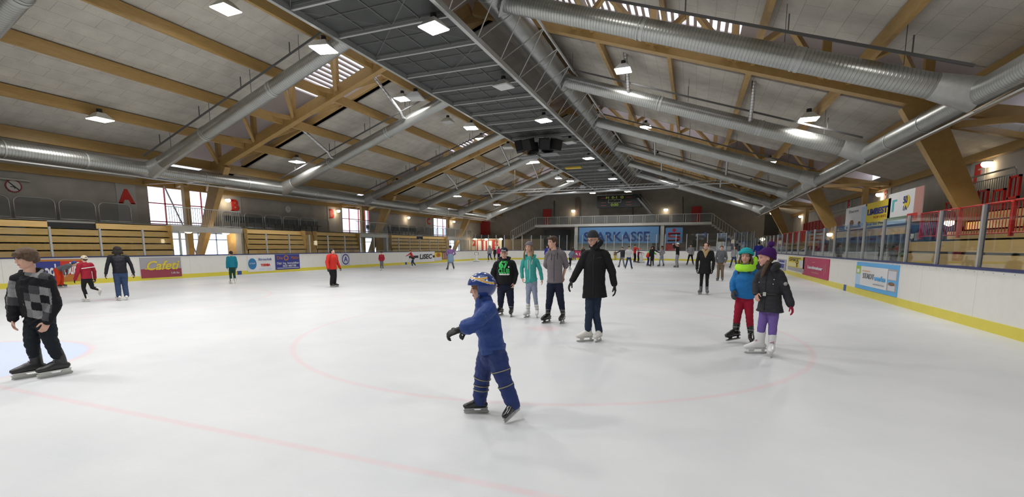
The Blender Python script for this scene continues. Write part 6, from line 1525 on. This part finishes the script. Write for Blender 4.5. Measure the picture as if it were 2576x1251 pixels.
p = FP(1553, 654, 629, 'small child in yellow trousers behind the skater with stretched arm', 0, F_TAN, fabric('yellow_trousers', (.5, .38, .03)), 'black', HD)
p = FP(1581, 677, 619, 'skater in white checked shirt and jeans with arms slightly spread', -10, F_WHT, fabric('blue_jeans', (.035, .06, .13)), 'black', HD, arms=('low', 'low'), legs='wide')
p = FP(1596, 661, 615, 'adult in red jacket with white sleeve bands reaching towards a child', -60, F_RED, F_BLK, 'black', HD, arms='reach')
p = FP(1605, 662, 628, 'child in dark red jacket holding the white skating aid', -60, fabric('wine', (.16, .01, .05)), F_BLK, 'black', HD, hat=F_DRED, arms='reach')
p = FP(1629, 670, 618, 'skater in lime green and orange jacket bending towards a black clothed skater', -75, F_GRN, fabric('indigo', (.04, .04, .22)), 'black', HD, lean=.45, arms='reach', girth=1.1)
mb = MB(); rod(mb, [p.J['waist'], p.J['pelvis'] - Vector((0, 0, .05))], [(.19, .16), (.20, .17)], side=(p.J['shB'] - p.J['shA']).normalized()); p.kid('jacket_hem_panel', fused(mb, 'jacket_hem_panel', F_ORG, .02, 2))
p = FP(1640, 671, 619, 'black clothed skater with one arm stretched to the right', 15, F_BLK, F_BLK, 'black', fabric('hair_red_dark', (.05, .012, .012)), hairkind='bob', arms=('down', 'out'))
p = FP(1664, 671, 619, 'slim girl in grey top, pale jeans and black beanie with long blond hair', 140, F_LG, F_LJEAN, 'black', HBL, hat=F_BLK, hairkind='long', arms='hip', legs='wide', girth=.85)
p = FP(1703, 674, 611, 'man in black jacket and grey trousers with white cap taking a photo', 110, F_BLK, F_LG, 'black', HD, hat=fabric('white_cap', (.7, .7, .7)), arms='up', leg=(.10, .085, .08))
p = FP(1736, 667.5, 614, 'man in two tone grey polo shirt and black trousers', 5, F_LG, F_BLK, 'black', HD, arms=('hip', 'down'), legs='wide')
p = FP(1783, 665, 615, 'skater in white shirt with one arm stretched to the right', 5, F_WHT, fabric('grey_jeans', (.15, .16, .18)), 'black', HB, arms=('down', 'out'))
p = FP(1845, 675, 619, 'slim girl with long dark hair in light grey top and jeans', 10, F_LG, fabric('blue_jeans', (.035, .06, .13)), 'black', HD, hairkind='long', arms=('down', 'low'), legs='wide', girth=.85)
p = FP(1961, 672, 609, 'man in royal blue coat standing at the right boards', 175, F_ROYAL, F_NAVY, 'black', HD, arms='low', girth=1.15, hem=.42, long=True)
p = FP(1905, 741, 634, 'dark haired boy half hidden between the two girls', 10, F_CHAR, F_NAVY, 'black', HD)
p = FP(1811, 707, 617, 'boy in grey sweater and khaki trousers with short light hair', 5, F_MG, F_TAN, 'grey', HG, arms='pocket', girth=1.0, leg=(.095, .07, .062))
p = FP(1770, 741, 610, 'woman in black coat and beige scarf with hair tied back', 5, F_BLK, F_BLK, 'grey', HD, hairkind='bun', hem=.40, long=True, glove=F_BLK, arms='down', leg=(.08, .055, .045), skirt=1.2, girth=1.12)
mb = MB(); rod(mb, [p.J['neck'] + p.vec(-.10, .02, .02), p.J['neck'] + p.vec(-.05, -.02, .12), p.J['neck'] + p.vec(0, -.22, .15)], [.04, .045, .02]); rod(mb, [p.J['neck'] + p.vec(.10, .02, .02), p.J['neck'] + p.vec(.05, -.02, .12), p.J['neck'] + p.vec(.01, -.18, .155)], [.04, .045, .02])
p.kid('scarf', fused(mb, 'scarf', F_BROWNS, .011, 2, .004))
# white skating aids (seal shaped helpers)
def skating_aid(x, yb, label):
    b = onZ(x, yb); root = empty('skating_aid', (b.x, b.y, 0), label=label, cat='skating aid')
    mb = MB(); ball(mb, (0, 0, .38), (.17, .15, .38)); ball(mb, (0, -.02, .80), (.12, .12, .13)); ball(mb, (.16, -.02, .12), (.26, .1, .10)); ball(mb, (-.16, 0, .12), (.16, .1, .10))
    me = fused(mb, 'aid_body', WHITE, .02, 2); o = new_obj('aid_body', me, root)
    mb = MB(); mb.tube([(-.22, .05, .75), (-.24, .1, 1.0), (0, .14, 1.05), (.24, .1, 1.0), (.22, .05, .75)], .018, 8); mb.build('handle', BLACK, root, True)
    mb = MB(); mb.box(-.3, -.27, -.2, .3, 0, .03); mb.box(.27, .3, -.2, .3, 0, .03); mb.box(-.3, .3, -.02, .0, .02, .05); mb.build('runner', GALV, root)
    return root
skating_aid(1198, 659, 'white skating aid held by the child in ice blue near the far left boards'); skating_aid(1613, 662, 'white skating aid in front of the child in dark red')
EXPO = -1.08
# ================================================================ CAMERA, WORLD, RENDER SETTINGS
cd_ = bpy.data.cameras.new('camera'); cam = bpy.data.objects.new('camera', cd_); C.objects.link(cam)
cd_.sensor_fit = 'HORIZONTAL'; cd_.sensor_width = 36; cd_.lens = F * 36 / 2576; cd_.shift_y = (PY - 625.5) / 2576; cd_.clip_end = 400; cd_.clip_start = .05
cam.matrix_world = Matrix.Translation(CAM) @ Matrix((RGT, UPV, -FWD)).transposed().to_4x4()
sc = bpy.context.scene; sc.camera = cam
w = bpy.data.worlds.new('overcast_sky'); sc.world = w; w.use_nodes = True
w.node_tree.nodes['Background'].inputs[0].default_value = (.80, .85, 1.0, 1); w.node_tree.nodes['Background'].inputs[1].default_value = 6.0
sc.view_settings.view_transform = 'Standard'; sc.view_settings.look = 'None'; sc.view_settings.gamma = 1; sc.view_settings.exposure = EXPO
sc.view_settings.use_curve_mapping = False
cy = sc.cycles; cy.max_bounces = 6; cy.diffuse_bounces = 3; cy.glossy_bounces = 3; cy.transmission_bounces = 4; cy.transparent_max_bounces = 16
cy.use_denoising = True; cy.sample_clamp_indirect = 6; cy.sample_clamp_direct = 0; cy.use_light_tree = True; cy.caustics_reflective = False; cy.caustics_refractive = False
cy.use_adaptive_sampling = True; cy.adaptive_threshold = .02
